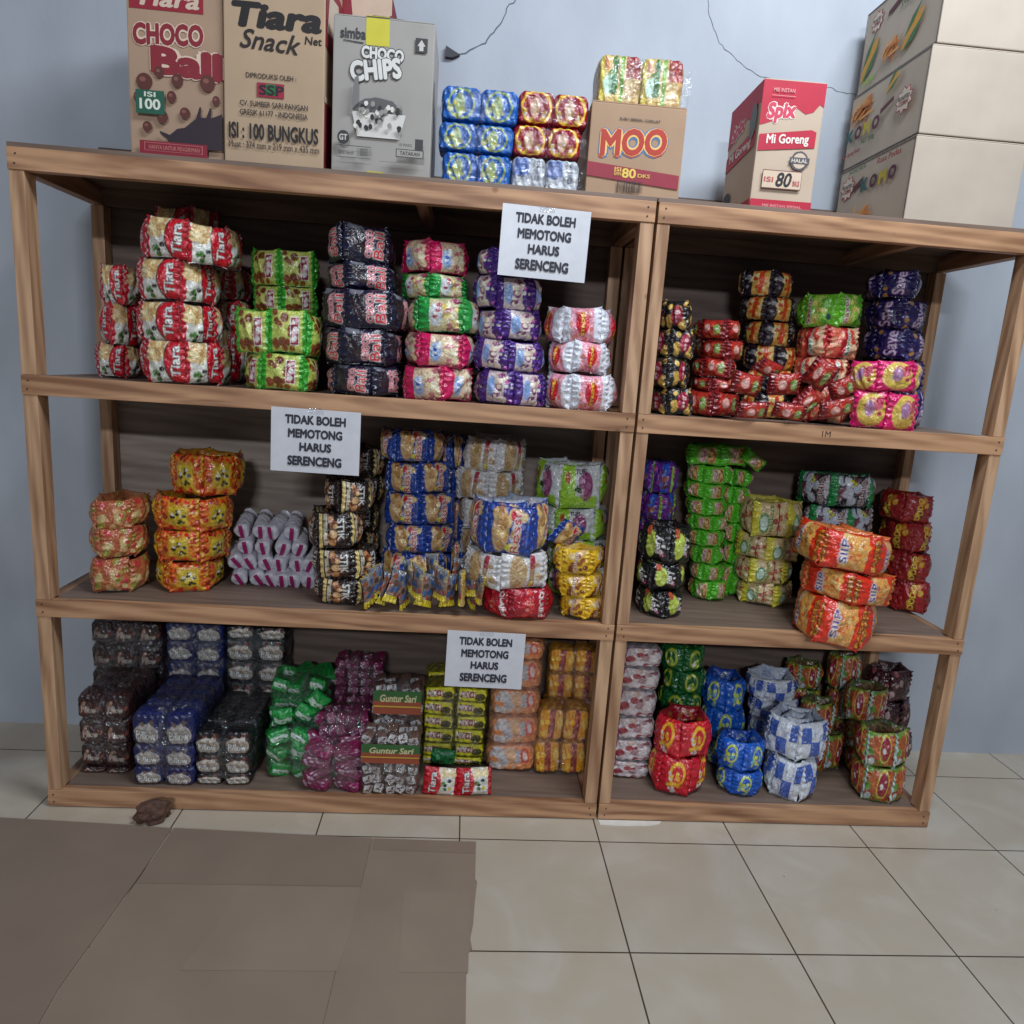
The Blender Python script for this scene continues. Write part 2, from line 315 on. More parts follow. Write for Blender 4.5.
 'cow': (1.35, .019, (30, 100, 60), [('b', (34, 40, 44)), ('r', 0, 0, .2, 1, (20, 140, 70)), ('n', 26, .24, .05, .7, .95, .13, [(200, 206, 220), (190, 198, 214), K, (210, 214, 224), (120, 60, 80)], 47), ('t', 'VIMO', .80, .5, .12, .84, 3, (120, 30, 50), WH), ('e', .94, .6, .06, .36, (205, 200, 210)), ('n', 4, .48, .7, .6, .9, .06, [(200, 210, 50)], 48)]),
 'redgold': (1.0, .018, (120, 20, 20), [('b', (150, 20, 26)), ('n', 10, .3, .1, .8, .9, .1, [(214, 170, 60), (200, 120, 40), (110, 14, 20)], 49), ('t', 'DODO', .5, .5, .2, .8, 1, (226, 200, 60), None)]),
 'orangering': (1.3, .022, (210, 120, 60), [('b', (224, 48, 24)), ('r', .32, .05, .76, .95, (222, 160, 84)), ('n', 24, .32, .06, .78, .94, .07, [(232, 196, 130), (222, 130, 60), (236, 170, 80), (206, 100, 40)], 50), ('t', 'SIIP', .36, .5, .12, .62, 1, (64, 40, 130), WH), ('t', 'BAKED', .92, .5, .06, .8, 1, (222, 150, 50), (60, 24, 12)), ('t', 'CORN', .04, .5, .06, .7, 1, (222, 150, 50), (60, 24, 12))]),
 'edgepack': (1.0, .018, (160, 100, 60), [('b', (176, 96, 60)), ('n', 30, 0, 0, 1, 1, .10, [(214, 160, 110), (190, 60, 60), (206, 186, 130), (150, 140, 60)], 51)]),
 'silverwhite': (1.2, .02, (190, 185, 190), [('b', (200, 188, 190)), ('n', 26, 0, 0, 1, 1, .13, [(222, 214, 218), (160, 60, 70), (206, 180, 170), (120, 50, 70), (230, 226, 228), (176, 140, 146)], 52), ('r', .0, 0, .06, 1, (120, 40, 90))]),
 'greenban': (1.05, .02, (20, 100, 50), [('b', (18, 96, 42)), ('o', .5, .56, .26, .32, .16, (170, 184, 60)), ('e', .5, .4, .14, .18, (180, 190, 60)), ('n', 7, .36, .2, .64, .6, .07, [(110, 170, 60), WH, (210, 220, 90)], 53)]),
 'redban': (1.05, .022, (150, 14, 34), [('b', (206, 20, 44)), ('o', .55, .6, .22, .27, .16, (240, 190, 40)), ('n', 14, .3, .12, .66, .62, .07, [(240, 200, 60), WH, (236, 170, 40)], 54)]),
 'blueban': (1.05, .022, (20, 60, 150), [('b', (22, 92, 196)), ('o', .55, .6, .22, .27, .14, (200, 214, 70)), ('n', 14, .3, .12, .66, .62, .07, [(190, 210, 70), (120, 180, 190), (214, 222, 90)], 55)]),
 'check': (1.2, .02, (190, 200, 215), [('b', (214, 220, 230)), ('r', .08, .5, .36, .9, (64, 96, 180)), ('r', .36, .08, .7, .55, (70, 100, 186)), ('r', .76, .5, .98, .92, (64, 96, 180)), ('n', 6, .4, .6, .7, .9, .05, [(170, 184, 214), (230, 234, 240)], 56)]),
 'noodle': (1.0, .018, (60, 70, 50), [('b', (116, 140, 52)), ('r', .08, .1, .96, .92, (168, 84, 44)), ('n', 14, .1, .08, .94, .92, .11, [(176, 70, 36), (206, 110, 60), (160, 60, 40), (90, 150, 50)], 57), ('e', .62, .56, .18, .34, (150, 34, 60)), ('o', .62, .56, .2, .38, .08, (200, 192, 80)), ('n', 5, .54, .35, .7, .75, .05, [WH, (220, 170, 180)], 58), ('r', .0, 0, .06, 1, (180, 200, 200)), ('e', .2, .18, .1, .12, (190, 205, 205))]),
 'darkred': (1.0, .018, (60, 20, 26), [('b', (64, 20, 30)), ('n', 14, 0, 0, 1, 1, .09, [(150, 90, 90), (90, 26, 40), (190, 160, 160), (40, 14, 20)], 59)]),
 'blueblock': (1.0, .02, (20, 80, 170), [('b', (20, 92, 180)), ('o', .5, .5, .32, .42, .08, (150, 170, 60)), ('e', .46, .5, .13, .3, (150, 170, 110)), ('n', 9, .16, .08, .8, .5, .07, [(170, 180, 50), (190, 196, 150), (176, 170, 40)], 60)]),
 'redblock': (1.0, .02, (170, 20, 50), [('b', (150, 16, 42)), ('o', .5, .5, .42, .5, .1, (240, 190, 60)), ('e', .46, .5, .13, .3, (210, 170, 140)), ('n', 9, .16, .08, .8, .5, .07, [(190, 150, 50), (190, 176, 150), (186, 140, 36)], 61)]),
 'whiteblock': (1.1, .02, (190, 196, 206), [('b', (176, 180, 188)), ('r', .04, .4, .5, .96, (92, 116, 178)), ('n', 10, .1, .1, .9, .6, .08, [(226, 228, 230), (190, 196, 206)], 62), ('t', 'Dilan', .74, .6, .12, .6, 1, (60, 66, 90), None)]),
 'cerealblk': (1.1, .026, (190, 160, 90), [('b', (206, 178, 110)), ('n', 22, .55, 0, 1, .6, .09, [(222, 196, 150), (190, 150, 100)], 63), ('r', .62, .55, 1, 1, (150, 50, 46)), ('r', 0, 0, .12, 1, (222, 206, 90)), ('r', .5, 0, .58, 1, (120, 170, 60)), ('e', .26, .4, .14, .2, (190, 226, 205)), ('t', 'koko', .36, .6, .14, .7, 1, (50, 130, 50), (20, 60, 30)), ('n', 5, .1, .7, .3, .95, .07, [(222, 150, 120)], 64)]),
 'bluepillow': (1.2, .02, (24, 30, 74), [('b', (26, 34, 86)), ('e', .5, .34, .42, .34, (176, 170, 164)), ('n', 8, .2, .1, .8, .5, .08, [(160, 154, 140), (196, 190, 180)], 65), ('n', 3, .3, .66, .8, .8, .1, [(110, 90, 80), (190, 186, 180)], 66), ('t', 'Pillow', .5, .32, .64, .3, 0, WH, (70, 66, 60))]),
 'blackpillow': (1.2, .02, (22, 22, 26), [('b', (20, 20, 24)), ('e', .5, .36, .44, .36, (176, 164, 150)), ('n', 8, .2, .1, .8, .5, .08, [(150, 130, 110), (196, 188, 176)], 67), ('n', 4, .3, .66, .8, .85, .1, [(222, 214, 206), (120, 60, 50)], 68), ('t', 'Pillow', .5, .32, .64, .3, 0, WH, (70, 60, 50))]),
 'bronze': (1.2, .02, (60, 30, 30), [('b', (44, 26, 28)), ('n', 16, .05, .05, .95, .8, .1, [(150, 110, 90), (96, 50, 46), (130, 70, 60), (70, 34, 34)], 69), ('t', 'Pillow', .5, .4, .6, .26, 0, (190, 180, 170), None)]),
 'greencandy': (1.0, .02, (20, 110, 50), [('b', (24, 150, 62)), ('r', .1, .3, .9, .6, (200, 220, 205)), ('n', 7, .1, .3, .9, .65, .08, [(24, 120, 50), (60, 180, 90), (210, 225, 214)], 70)]),
 'magcandy': (1.6, .02, (120, 30, 80), [('b', (122, 34, 80)), ('n', 12, 0, 0, 1, 1, .14, [(190, 160, 180), (90, 20, 56), (140, 50, 96), (176, 150, 166)], 71)]),
 'whitecandy': (1.2, .02, (150, 150, 150), [('b', (176, 176, 178)), ('n', 14, 0, 0, 1, 1, .14, [(226, 226, 224), (60, 50, 46), (220, 218, 214), (120, 70, 40), (200, 196, 190)], 72)]),
 'mixi': (2.0, .02, (150, 150, 30), [('b', (232, 226, 50)), ('e', .76, .4, .18, .3, (84, 80, 40)), ('r', .08, .34, .6, .8, (150, 26, 48)), ('t', 'MIX+I', .33, .57, .48, .4, 0, (232, 226, 206), None), ('n', 4, .6, .2, .9, .6, .08, [(120, 110, 60), (40, 60, 30)], 73)]),
 'orwhite': (2.0, .024, (214, 150, 110), [('b', (226, 140, 84)), ('n', 14, .1, .1, .9, .9, .2, [(214, 208, 206), (226, 180, 140), (190, 186, 190)], 74), ('e', .82, .6, .1, .3, (222, 60, 30)), ('e', .82, .6, .06, .18, (230, 200, 190))]),
 'orbrown': (.8, .024, (214, 150, 50), [('b', (228, 156, 36)), ('r', .4, 0, .62, 1, (150, 60, 60)), ('n', 6, .05, .2, .35, .8, .1, [(236, 190, 70), (222, 130, 40)], 75), ('e', .85, .6, .12, .2, (240, 200, 90)), ('n', 4, .42, .1, .6, .9, .06, [(200, 120, 80)], 76)]),
 'crinkle': (1.0, .02, (20, 100, 50), [('b', (20, 116, 60)), ('n', 14, 0, 0, 1, 1, .12, [(24, 150, 76), (14, 70, 36), (90, 180, 120)], 77)]),
 'edgegold': (1.6, .006, (190, 150, 60), [('b', (130, 110, 104)), ('r', 0, 0, .3, 1, (120, 124, 136)), ('n', 14, .2, 0, .8, 1, .13, [(60, 96, 150), (160, 60, 44), (180, 166, 130), (90, 70, 60), (150, 80, 50)], 78), ('r', .78, 0, 1, 1, (226, 206, 60))]),
}
NU, NV = 60, 48
def grain(C, rs):
    """small busy print: speckle of ingredients and fine type"""
    nu, nv = C.shape[:2]
    g = rs.uniform(-1, 1, (nu, nv)); h = np.kron(rs.uniform(-1, 1, (nu // 2 + 1, nv // 2 + 1)), np.ones((2, 2)))[:nu, :nv]
    k = 1 + .16 * g + .20 * h
    sh = np.roll(C, rs.randint(3, 9), 0) * .5 + np.roll(C, rs.randint(3, 9), 1) * .5
    m = (h > .55)[..., None] * .35
    return np.clip((C * (1 - m) + sh * m) * k[..., None], 0, 1)
_pk = {}
def packet_me(d, var=0):
    """one pillow packet of unit width and height, printed on both faces"""
    if (d, var) in _pk: return _pk[d, var]
    asp, T, back, ops = DS[d]
    C = paint(ops, NU, NV, asp)
    rs = hsh(hash_(d) + var)
    C = grain(C, rs)
    u = np.linspace(0, 1, NU); v = np.linspace(0, 1, NV)
    U, V = np.meshgrid(u, v, indexing='ij')
    env = np.sin(PI * U) ** .6
    prof = (1 - np.abs(2 * V - 1) ** 2.7) ** .68
    noise = np.zeros_like(U); nb = np.zeros_like(U)
    for _ in range(7):
        a, b, p, q = rs.uniform(-24, 24), rs.uniform(-14, 14), rs.uniform(0, 6), rs.uniform(.2, 1)
        noise += q * np.sin(a * U + b * V + p); nb += q * np.sin(b * U * 1.2 - a * V + p * 2)
    seam = np.exp(-((U - .0) / .12) ** 2) + np.exp(-((1 - U) / .12) ** 2)
    pleat = seam * np.sin(V * 34 + 2 * np.sin(V * 7 + var)) * .0035
    th = T * env * prof
    yf = -(th * (1 + .075 * noise) + .0015 * prof) + pleat
    yb = th * .8 * (1 + .06 * nb) + .0015 * prof + pleat
    X = (U - .5)
    Z = (V - .5) * (1 - .06 * env) + .006 * np.sin(9 * U + var * 2 + rs.uniform(0, 6)) + seam * (V - .5) * .03
    verts = np.concatenate([np.stack([X, yf, Z], -1).reshape(-1, 3), np.stack([X, yb, Z], -1).reshape(-1, 3)])
    n = NU * NV
    I, J = np.meshgrid(np.arange(NU - 1), np.arange(NV - 1), indexing='ij')
    a = (I * NV + J).ravel(); b = a + NV; c = b + 1; d_ = a + 1
    F = [np.stack([a, b, c, d_], 1), np.stack([a, d_, c, b], 1) + n]
    rim = [i * NV for i in range(NU)] + [(NU - 1) * NV + j for j in range(1, NV)] + [i * NV + NV - 1 for i in range(NU - 2, -1, -1)] + [j for j in range(NV - 2, 0, -1)]
    rim = np.array(rim); nx = np.roll(rim, -1)
    F.append(np.stack([nx, rim, rim + n, nx + n], 1))
    F = np.concatenate(F)
    me = bpy.data.meshes.new(d + '_packet')
    me.from_pydata(verts.tolist(), [], F.tolist())
    at = me.color_attributes.new('Col', 'FLOAT_COLOR', 'POINT')
    B = np.ones((NU, NV, 3)) * s2l(back)
    B = B * .75 + C[::-1] * .25
    cc = np.ones((2 * n, 4)); cc[:n, :3] = C.reshape(-1, 3); cc[n:, :3] = B.reshape(-1, 3)
    at.data.foreach_set('color', cc.ravel())
    me.polygons.foreach_set('use_smooth', [True] * len(me.polygons))
    me.materials.append(FILM); me.update()
    _pk[d, var] = me
    return me
def hash_(s): return sum((i + 1) * ord(ch) for i, ch in enumerate(s)) % 9973

_bk = {}
def brick_me(d, top, pw=4.6):
    """a plump brick packet, unit size, centred; front (-Y) printed"""
    if (d, top, pw) in _bk: return _bk[d, top, pw]
    asp, T, back, ops = DS[d]
    N1 = 46
    bm = bmesh.new()
    cl = bm.verts.layers.float_color.new('Col')
    C = grain(paint(ops, N1, N1, asp), hsh(3))
    grid = {}
    def getv(p, col):
        k = tuple(round(q, 4) for q in p)
        if k not in grid:
            q = np.array(p) * 2
            e = pw
            r = (abs(q[0]) ** e + abs(q[1]) ** e + abs(q[2]) ** e) ** (1 / e)
            s = max(abs(q)); q2 = q / r * s if r > 0 else q
            q2 = q2 * (1 + .02 * math.sin(13 * q[0] + 5 * q[2]) + .02 * math.sin(11 * q[1] + 7 * q[2]))
            v = bm.verts.new(q2 / 2); v[cl] = (*col, 1); grid[k] = v
        return grid[k]
    tc = np.array(s2l(top))
    for face in range(6):
        N = N1 if face == 0 else 10
        for i in range(N):
            for j in range(N):
                q = []
                for a, b in ((i, j), (i + 1, j), (i + 1, j + 1), (i, j + 1)):
                    s, t = a / N - .5, b / N - .5
                    p = [(s, -.5, t), (-s, .5, t), (.5, s, t), (-.5, -s, t), (s, t, .5), (s, -t, -.5)][face]
                    if face == 0: col = C[min(a, N1 - 1), min(b, N1 - 1)]
                    else:
                        st = .6 + .5 * (math.sin(a * 2.1 + face) * math.sin(b * 1.3) > .35)
                        col = tc * st
                    q.append(getv(p, col))
                if len(set(q)) == 4:
                    try: bm.faces.new(q)
                    except ValueError: pass
    # faces share rims, so weld the seams
    bmesh.ops.remove_doubles(bm, verts=bm.verts[:], dist=1e-4)
    for f in bm.faces: f.smooth = True
    bmesh.ops.recalc_face_normals(bm, faces=bm.faces[:])
    me = bpy.data.meshes.new(d + '_brick'); bm.to_mesh(me); bm.free(); me.materials.append(FILM)
    _bk[d, top, pw] = me
    return me

def ring_points(n, rx, ry, phase, e=2.6):
    th = np.linspace(0, 2 * PI, 721)
    x = rx * np.sign(np.cos(th)) * abs(np.cos(th)) ** (2 / e); y = ry * np.sign(np.sin(th)) * abs(np.sin(th)) ** (2 / e)
    s = np.concatenate([[0], np.cumsum(np.hypot(np.diff(x), np.diff(y)))])
    q = ((np.arange(n) + phase) / n % 1) * s[-1]
    return [(np.interp(t, s, x), np.interp(t, s, y)) for t in q]

def coil(design, label, cat, group, c, W, Dp, H, sw, inner=False, rz=0, rx=0, ry_=0, seed=0, name='snack_strip'):
    """a chain of joined packets wound into a ring; c = centre of its base"""
    rnd = random.Random(seed)
    T = DS[design][1]
    root = empty(name, c, label, cat, group, (rx, ry_, rz))
    def wind(ax, ay, n, ph, hz, k):
        pts = ring_points(n, ax, ay, ph)
        for i in range(n):
            (x0, y0), (x1, y1) = pts[i], pts[(i + 1) % n]
            mx, my = (x0 + x1) / 2, (y0 + y1) / 2
            L = math.hypot(x1 - x0, y1 - y0)
            o = link('packet', packet_me(design, (i + k) % 3), root)
            ang = math.atan2(y1 - y0, x1 - x0)   # counter-clockwise from above, -Y of the packet faces out
            o.location = (mx, my, H / 2 + rnd.uniform(-.04, .04) * H)
            o.rotation_euler = (rnd.uniform(-.09, .09), rnd.uniform(-.06, .06), ang + rnd.uniform(-.09, .09))
            o.scale = (L * 1.04, 1, H * hz)
    ax, ay = max(W / 2 - T * .85, .03), max(Dp / 2 - T * .85, .025)
    per = PI * (3 * (ax + ay) - math.sqrt((3 * ax + ay) * (ax + 3 * ay))) * 1.05
    n = max(5, int(round(per / sw)))
    wind(ax, ay, n, rnd.random() * .8 / n + rnd.random(), 1.03, seed)
    if inner:
        bx, by = ax - T * 1.7 - .004, ay - T * 1.7 - .004
        if bx > .03 and by > .03:
            wind(bx, by, max(4, int(round(n * (bx + by) / (ax + ay)))), rnd.random(), .96, seed + 1)
            if bx - T * 1.7 > .03 and by - T * 1.7 > .03:
                ex, ey = bx - T * 1.8, by - T * 1.8
                wind(ex, ey, max(4, int(round(n * (ex + ey) / (ax + ay)))), rnd.random(), .9, seed + 2)
    return root

ORD = ['lowest coil'] + [k + ' coil up' for k in ('second', 'third', 'fourth', 'fifth', 'sixth', 'seventh', 'eighth')]
_seed = [10]
def stack(design, desc, place, Yf, zb, rows, sw=.09, Dp=.2, inner=False, name='snack_strip'):
    """rows bottom to top: (x_left, x_right, y_top[, dict]) in photo pixels on the plane of the stack's front"""
    z = zb; N = len(rows)
    out = []
    for i, r in enumerate(rows):
        xl, xr, yt = r[:3]; o = r[3] if len(r) > 3 else {}
        Y = Yf + o.get('dy', 0)
        zt = PY((xl + xr) / 2, yt, Y)[2]
        if 'zb' in o: z = o['zb']
        H = max(zt - z, .03)
        ymid = yt + 12; d = o.get('D', Dp)
        xa, xb = PY(xl, ymid, Y + (.2 if xl < 482 else .5) * d)[0], PY(xr, ymid, Y + (.5 if xr < 482 else .2) * d)[0]
        W = (xb - xa) * 1.08
        de = o.get('d', design); ds = o.get('desc', desc)
        pos = 'topmost coil' if i == N - 1 else ORD[i]
        lab = '%s, %ss, %s' % (pos, ds, place)
        _seed[0] += 1
        out.append(coil(de, lab, 'snack packets', 'packet coils: ' + place if N > 1 else None,
                  ((xa + xb) / 2 + .005 * math.sin(_seed[0] * 1.7), Y + d / 2, z), W, d, H, o.get('sw', sw), inner and (i == N - 1 or o.get('inner', False)),
                  o.get('rz', 0) + .09 * math.sin(_seed[0] * 2.3), o.get('rx', 0), o.get('ry', 0), _seed[0], name))
        z = z + H
    return out

# ------------------------------------------------------------------ the setting
def floor_mat():
    t = NT('ceramic_floor_tile')
    tc = t.n('ShaderNodeTexCoord')
    mp = t.n('ShaderNodeMapping'); mp.inputs['Location'].default_value = (.0092 + 4.0, .104 + 4.0, 0); t.l(tc.outputs['Object'], mp.inputs[0])
    br = t.n('ShaderNodeTexBrick', offset=0.0, squash=1.0)
    br.inputs['Scale'].default_value = 1; br.inputs['Mortar Size'].default_value = .0021; br.inputs['Brick Width'].default_value = .4
    br.inputs['Row Height'].default_value = .4; br.inputs['Mortar Smooth'].default_value = .1
    br.inputs['Color1'].default_value = (1, 1, 1, 1); br.inputs['Color2'].default_value = (.93, .94, .95, 1); br.inputs['Mortar'].default_value = (.13, .11, .09, 1)
    t.l(mp.outputs[0], br.inputs['Vector'])
    nz = t.n('ShaderNodeTexNoise', Scale=5.0, Detail=6.0, Distortion=.9); t.l(tc.outputs['Object'], nz.inputs['Vector'])
    c = t.ramp(nz.outputs['Fac'], [(.3, s2l((196, 181, 160))), (.52, s2l((201, 188, 169))), (.68, s2l((208, 197, 181)))])
    mm = t.n('ShaderNodeMix', data_type='RGBA', blend_type='MULTIPLY'); mm.inputs[0].default_value = 1
    t.l(c, mm.inputs[6]); t.l(br.outputs['Color'], mm.inputs[7])
    n2 = t.n('ShaderNodeTexVoronoi', Scale=9.0); t.l(tc.outputs['Object'], n2.inputs['Vector'])
    sp = t.ramp(n2.outputs['Distance'], [(0, (.3, .25, .2)), (.022, (.4, .33, .28)), (.03, (1, 1, 1))])
    m3 = t.n('ShaderNodeMix', data_type='RGBA', blend_type='MULTIPLY'); m3.inputs[0].default_value = .6
    t.l(mm.outputs[2], m3.inputs[6]); t.l(sp, m3.inputs[7]); t.l(m3.outputs[2], t.b.inputs['Base Color'])
    t.b.inputs['Roughness'].default_value = .38
    bp = t.n('ShaderNodeBump', Strength=.5, Distance=.002); t.l(br.outputs['Fac'], bp.inputs['Height']); bp.invert = True; t.l(bp.outputs[0], t.b.inputs['Normal'])
    return t.m
struct(link('floor', box_me('floor', -4, 4, -6, .47, -.05, 0, floor_mat(), 0)))
def wall_mat():
    t = NT('painted_plaster')
    tc = t.n('ShaderNodeTexCoord')
    mp = t.n('ShaderNodeMapping'); mp.inputs['Scale'].default_value = (1.6, 1, .8); t.l(tc.outputs['Object'], mp.inputs[0])
    nz = t.n('ShaderNodeTexNoise', Scale=3.0, Detail=6.0); t.l(mp.outputs[0], nz.inputs['Vector'])
    c = t.ramp(nz.outputs['Fac'], [(.3, s2l((166, 172, 181))), (.7, s2l((182, 188, 197)))])
    t.l(c, t.b.inputs['Base Color']); t.b.inputs['Roughness'].default_value = .75
    n2 = t.n('ShaderNodeTexNoise', Scale=60.0, Detail=3.0); t.l(tc.outputs['Object'], n2.inputs['Vector'])
    bp = t.n('ShaderNodeBump', Strength=.12, Distance=.004); t.l(n2.outputs['Fac'], bp.inputs['Height']); t.l(bp.outputs[0], t.b.inputs['Normal'])
    return t.m
wall = struct(link('wall_back', box_me('wall_back', -4, 4, .47, .62, -.05, 3.6, wall_mat(), 0)))
def crack(pts, w=.0016):
    P = [Vector(PY(x, y, .469)) for x, y in pts]
    Q = []
    rnd = random.Random(3)
    for a, b in zip(P, P[1:]):
        n = max(2, int((b - a).length / .012))
        for i in range(n):
            q = a.lerp(b, i / n); q.x += rnd.uniform(-.003, .003); q.z += rnd.uniform(-.003, .003); Q.append(q)
    Q.append(P[-1])
    vs, fs = [], []
    for i, q in enumerate(Q):
        d = (Q[min(i + 1, len(Q) - 1)] - Q[max(i - 1, 0)]).normalized(); n = Vector((-d.z, 0, d.x)) * w * rnd.uniform(.4, 1)
        vs += [q + n, q + Vector((0, -.0006, 0)), q - n]
        if i:
            k = 3 * i; fs += [(k - 3, k - 2, k + 1, k), (k - 2, k - 1, k + 2, k + 1)]
    me = bpy.data.meshes.new('wall_crack'); me.from_pydata(vs, [], fs); me.materials.append(ink((96, 100, 108)))
    return link('wall_crack', me, wall)
crack([(520, -4), (507, 8), (500, 25), (490, 35), (485, 43), (470, 51), (455, 55)], .0022)
crack([(708, -4), (710, 19), (719, 42), (737, 61), (761, 77), (790, 84), (829, 88), (862, 97)], .0009)
chip = prism_me('plaster_chip', [(PY(x, y, .46)[0], PY(x, y, .46)[2]) for x, y in ((446, 46), (452, 50), (460, 55), (452, 58), (445, 57))], .455, .469, ink((52, 54, 60)), lambda a, b, c: (a, c, b))
link('plaster_chip', chip, wall)

# ------------------------------------------------------------------ shelf units
ZT = [.0527, .6165, 1.2126, 1.7484]; ZB = [.003, .570, 1.163, 1.6972]
def unit(x0, x1, label, pw):
    r = empty('shelf_unit', (x0, 0, 0), label, 'shelf')
    def p(name, a, b, c, d, e, f, mat, bev=.0015):
        o = link(name, box_me(name, a - x0, b - x0, c, d, e, f, mat, bev), r); return o
    fb = []
    for zt, zb in zip(ZT, ZB):
        fb.append(p('front_beam', x0, x1, -.002, .026, zb, zt, WX))
        p('rear_beam', x0 + .002, x1 - .002, .405, .43, zb, zt, WD)
        for xa in (x0 + .001, x1 - .034):
            p('side_rail', xa, xa + .033, .052, .385, zb, zt - .003, WY)
        xm = (x0 + x1) / 2 + .18
        p('cross_joist', xm, xm + .03, .028, .404, zb + .004, zt - .012, WY)
    for i, zt in enumerate(ZT):
        if i < 3: p('shelf_board', x0 + pw + .001, x1 - pw - .001, .027, .425, zt - .011, zt - .002, BRD, 0)
        else: p('top_board', x0 - .002, x1 + .002, .004, .445, zt + .0005, zt + .0115, BRD, .001)
    for i in range(3):
        for xa in (x0 + .0005, x1 - pw - .0005):
            p('post', xa, xa + pw, .001, .05, ZT[i] + .0005, ZB[i + 1] - .0005, WZ)
            p('post', xa, xa + pw, .387, .43, ZT[i] + .0005, ZB[i + 1] - .0005, WZ)
    for a, b, mm in ((.02, .594, PLY), (.596, 1.19, PLY2 if x0 < -1 else PLY), (1.192, 1.747, PLY)):
        p('back_panel', x0, x1, .434, .446, a, b, mm, 0)
    p('back_rail', x0, x1, .449, .466, 1.68, 1.868, PLY, 0)
    # nail heads at the joints
    for zt, zb, bb in zip(ZT, ZB, fb):
        bm = bmesh.new()
        for xa in (x0 + .018, x1 - .018):
            for dz in (.014, .036):
                bmesh.ops.create_cone(bm, cap_ends=True, segments=10, radius1=.0024, radius2=.002, depth=.0015,
                                      matrix=Matrix.Translation((xa - x0 + random.uniform(-.004, .004), -.0028, zb + dz)) @ Matrix.Rotation(PI / 2, 4, 'X'))
        me = bpy.data.meshes.new('nail_head'); bm.to_mesh(me); bm.free(); me.materials.append(ink((60, 50, 44)))
        link('nail_head', me, bb)
    return r
unit(-1.58, -.003, 'wide pine shelf unit left of the gap, holding the three white paper signs', .036)
unit(.004, 1.04, 'narrower pine shelf unit right of the gap, without paper signs', .033)

BEAM_MARK = PY(826, 434, 0)
# ------------------------------------------------------------------ face helper for printed cartons
class Face:
    """origin at the lower-left corner of a flat side; r, u along it, n out of it"""
    def __init__(s, parent, o, r, u, w, h):
        s.p = parent; s.o = Vector(o); s.r = Vector(r).normalized(); s.u = Vector(u).normalized(); s.n = s.r.cross(s.u); s.w = w; s.h = h; s.k = 0
    def at(s, a, b, c): return s.o + s.r * (a * s.w) + s.u * (b * s.h) + s.n * c
    def poly(s, pts, col, name='printed_panel', lift=None, th=.0004):
        s.k += 1; z = (lift if lift is not None else .0003 + .0004 * s.k)
        me = prism_me(name, pts, z - .0002, z + th * .5, ink(col), lambda a, b, c: s.at(a, b, c)[:])
        return link(name, me, s.p)
    def rect(s, a, b, c, d, col, name='printed_panel'): return s.poly([(a, b), (c, b), (c, d), (a, d)], col, name)
    def ell(s, cx, cy, rx, ry, col, n=20, wob=0, seed=0, name='printed_dot'):
        rnd = random.Random(seed); return s.poly([(cx + rx * (1 + rnd.uniform(-wob, wob)) * math.cos(2 * PI * i / n), cy + ry * (1 + rnd.uniform(-wob, wob)) * math.sin(2 * PI * i / n)) for i in range(n)], col, name)
    def text(s, t, a, b, c, d, col, bold=.02, shear=0, rot=0, name='lettering', up=0):
        """lettering fitted into a..c, b..d; rot in degrees about its middle"""
        s.k += 1; z = .0003 + .0004 * s.k
        V, T = glyphs(t, bold, shear)
        cx, cy = (a + c) / 2 * s.w, (b + d) / 2 * s.h
        P = (V - .5) * [(c - a) * s.w, (d - b) * s.h]
        if up: P[:, 1] += up * s.h * (V[:, 0] - .5)
        q = math.radians(rot); P = np.stack([P[:, 0] * math.cos(q) - P[:, 1] * math.sin(q), P[:, 0] * math.sin(q) + P[:, 1] * math.cos(q)], 1)
        n0 = len(P) // (9 if bold > 0 else 1)
        vs = [(s.o + s.r * (cx + x) + s.u * (cy + y) + s.n * (z + .00003 * (i // n0)))[:] for i, (x, y) in enumerate(P)]
        me = bpy.data.meshes.new('lettering'); me.from_pydata(vs, [], T.tolist()); me.materials.append(ink(col)); me.update()
        return link(name, me, s.p)
    def otext(s, t, a, b, c, d, col, out, bold=.03, shear=0, rot=0, grow=.05, up=0):
        s.text(t, a - .008, b - .006, c + .008, d + .006, out, bold + grow, shear, rot, up=up)
        return s.text(t, a, b, c, d, col, bold, shear, rot, up=up)

FM = Face([o for o in COL.objects if o.name == 'front_beam.006'][0], (BEAM_MARK[0] - .004 - .012, -.002, BEAM_MARK[2] - .008), (1, 0, 0), (0, 0, 1), .024, .016)
FM.text('1M', 0, 0, 1, 1, (50, 40, 36), 0)
def carton_mat(col): return plain('corrugated_card_%d' % col[0], col, .75, .06, 9, bump=.1)
def carton(label, x, y, z, w, d, h, col, rz=0, name='cardboard_carton', group=None, fk=1):
    r = empty(name, (x, y, z), label, 'box', group, (0, 0, rz))
    m_ = carton_mat(col)
    bd = link('carton_body', box_me('carton_body', 0, w, 0, d, 0, h, m_, .003), r)
    # closed top flaps
    for a, b in ((0, d / 2 - .001), (d / 2 + .001, d)):
        link('top_flap', box_me('top_flap', .002, w - .002, a + .002, b - .002, h + .0005, h + .0035, m_, .001), r)
    hf = h * fk
    return r, Face(bd, (0, 0, 0), (1, 0, 0), (0, 0, 1), w, hf), Face(bd, (w, 0, 0), (0, 1, 0), (0, 0, 1), d, hf), Face(bd, (0, d, 0), (0, -1, 0), (0, 0, 1), d, hf)
ZS = 1.7603

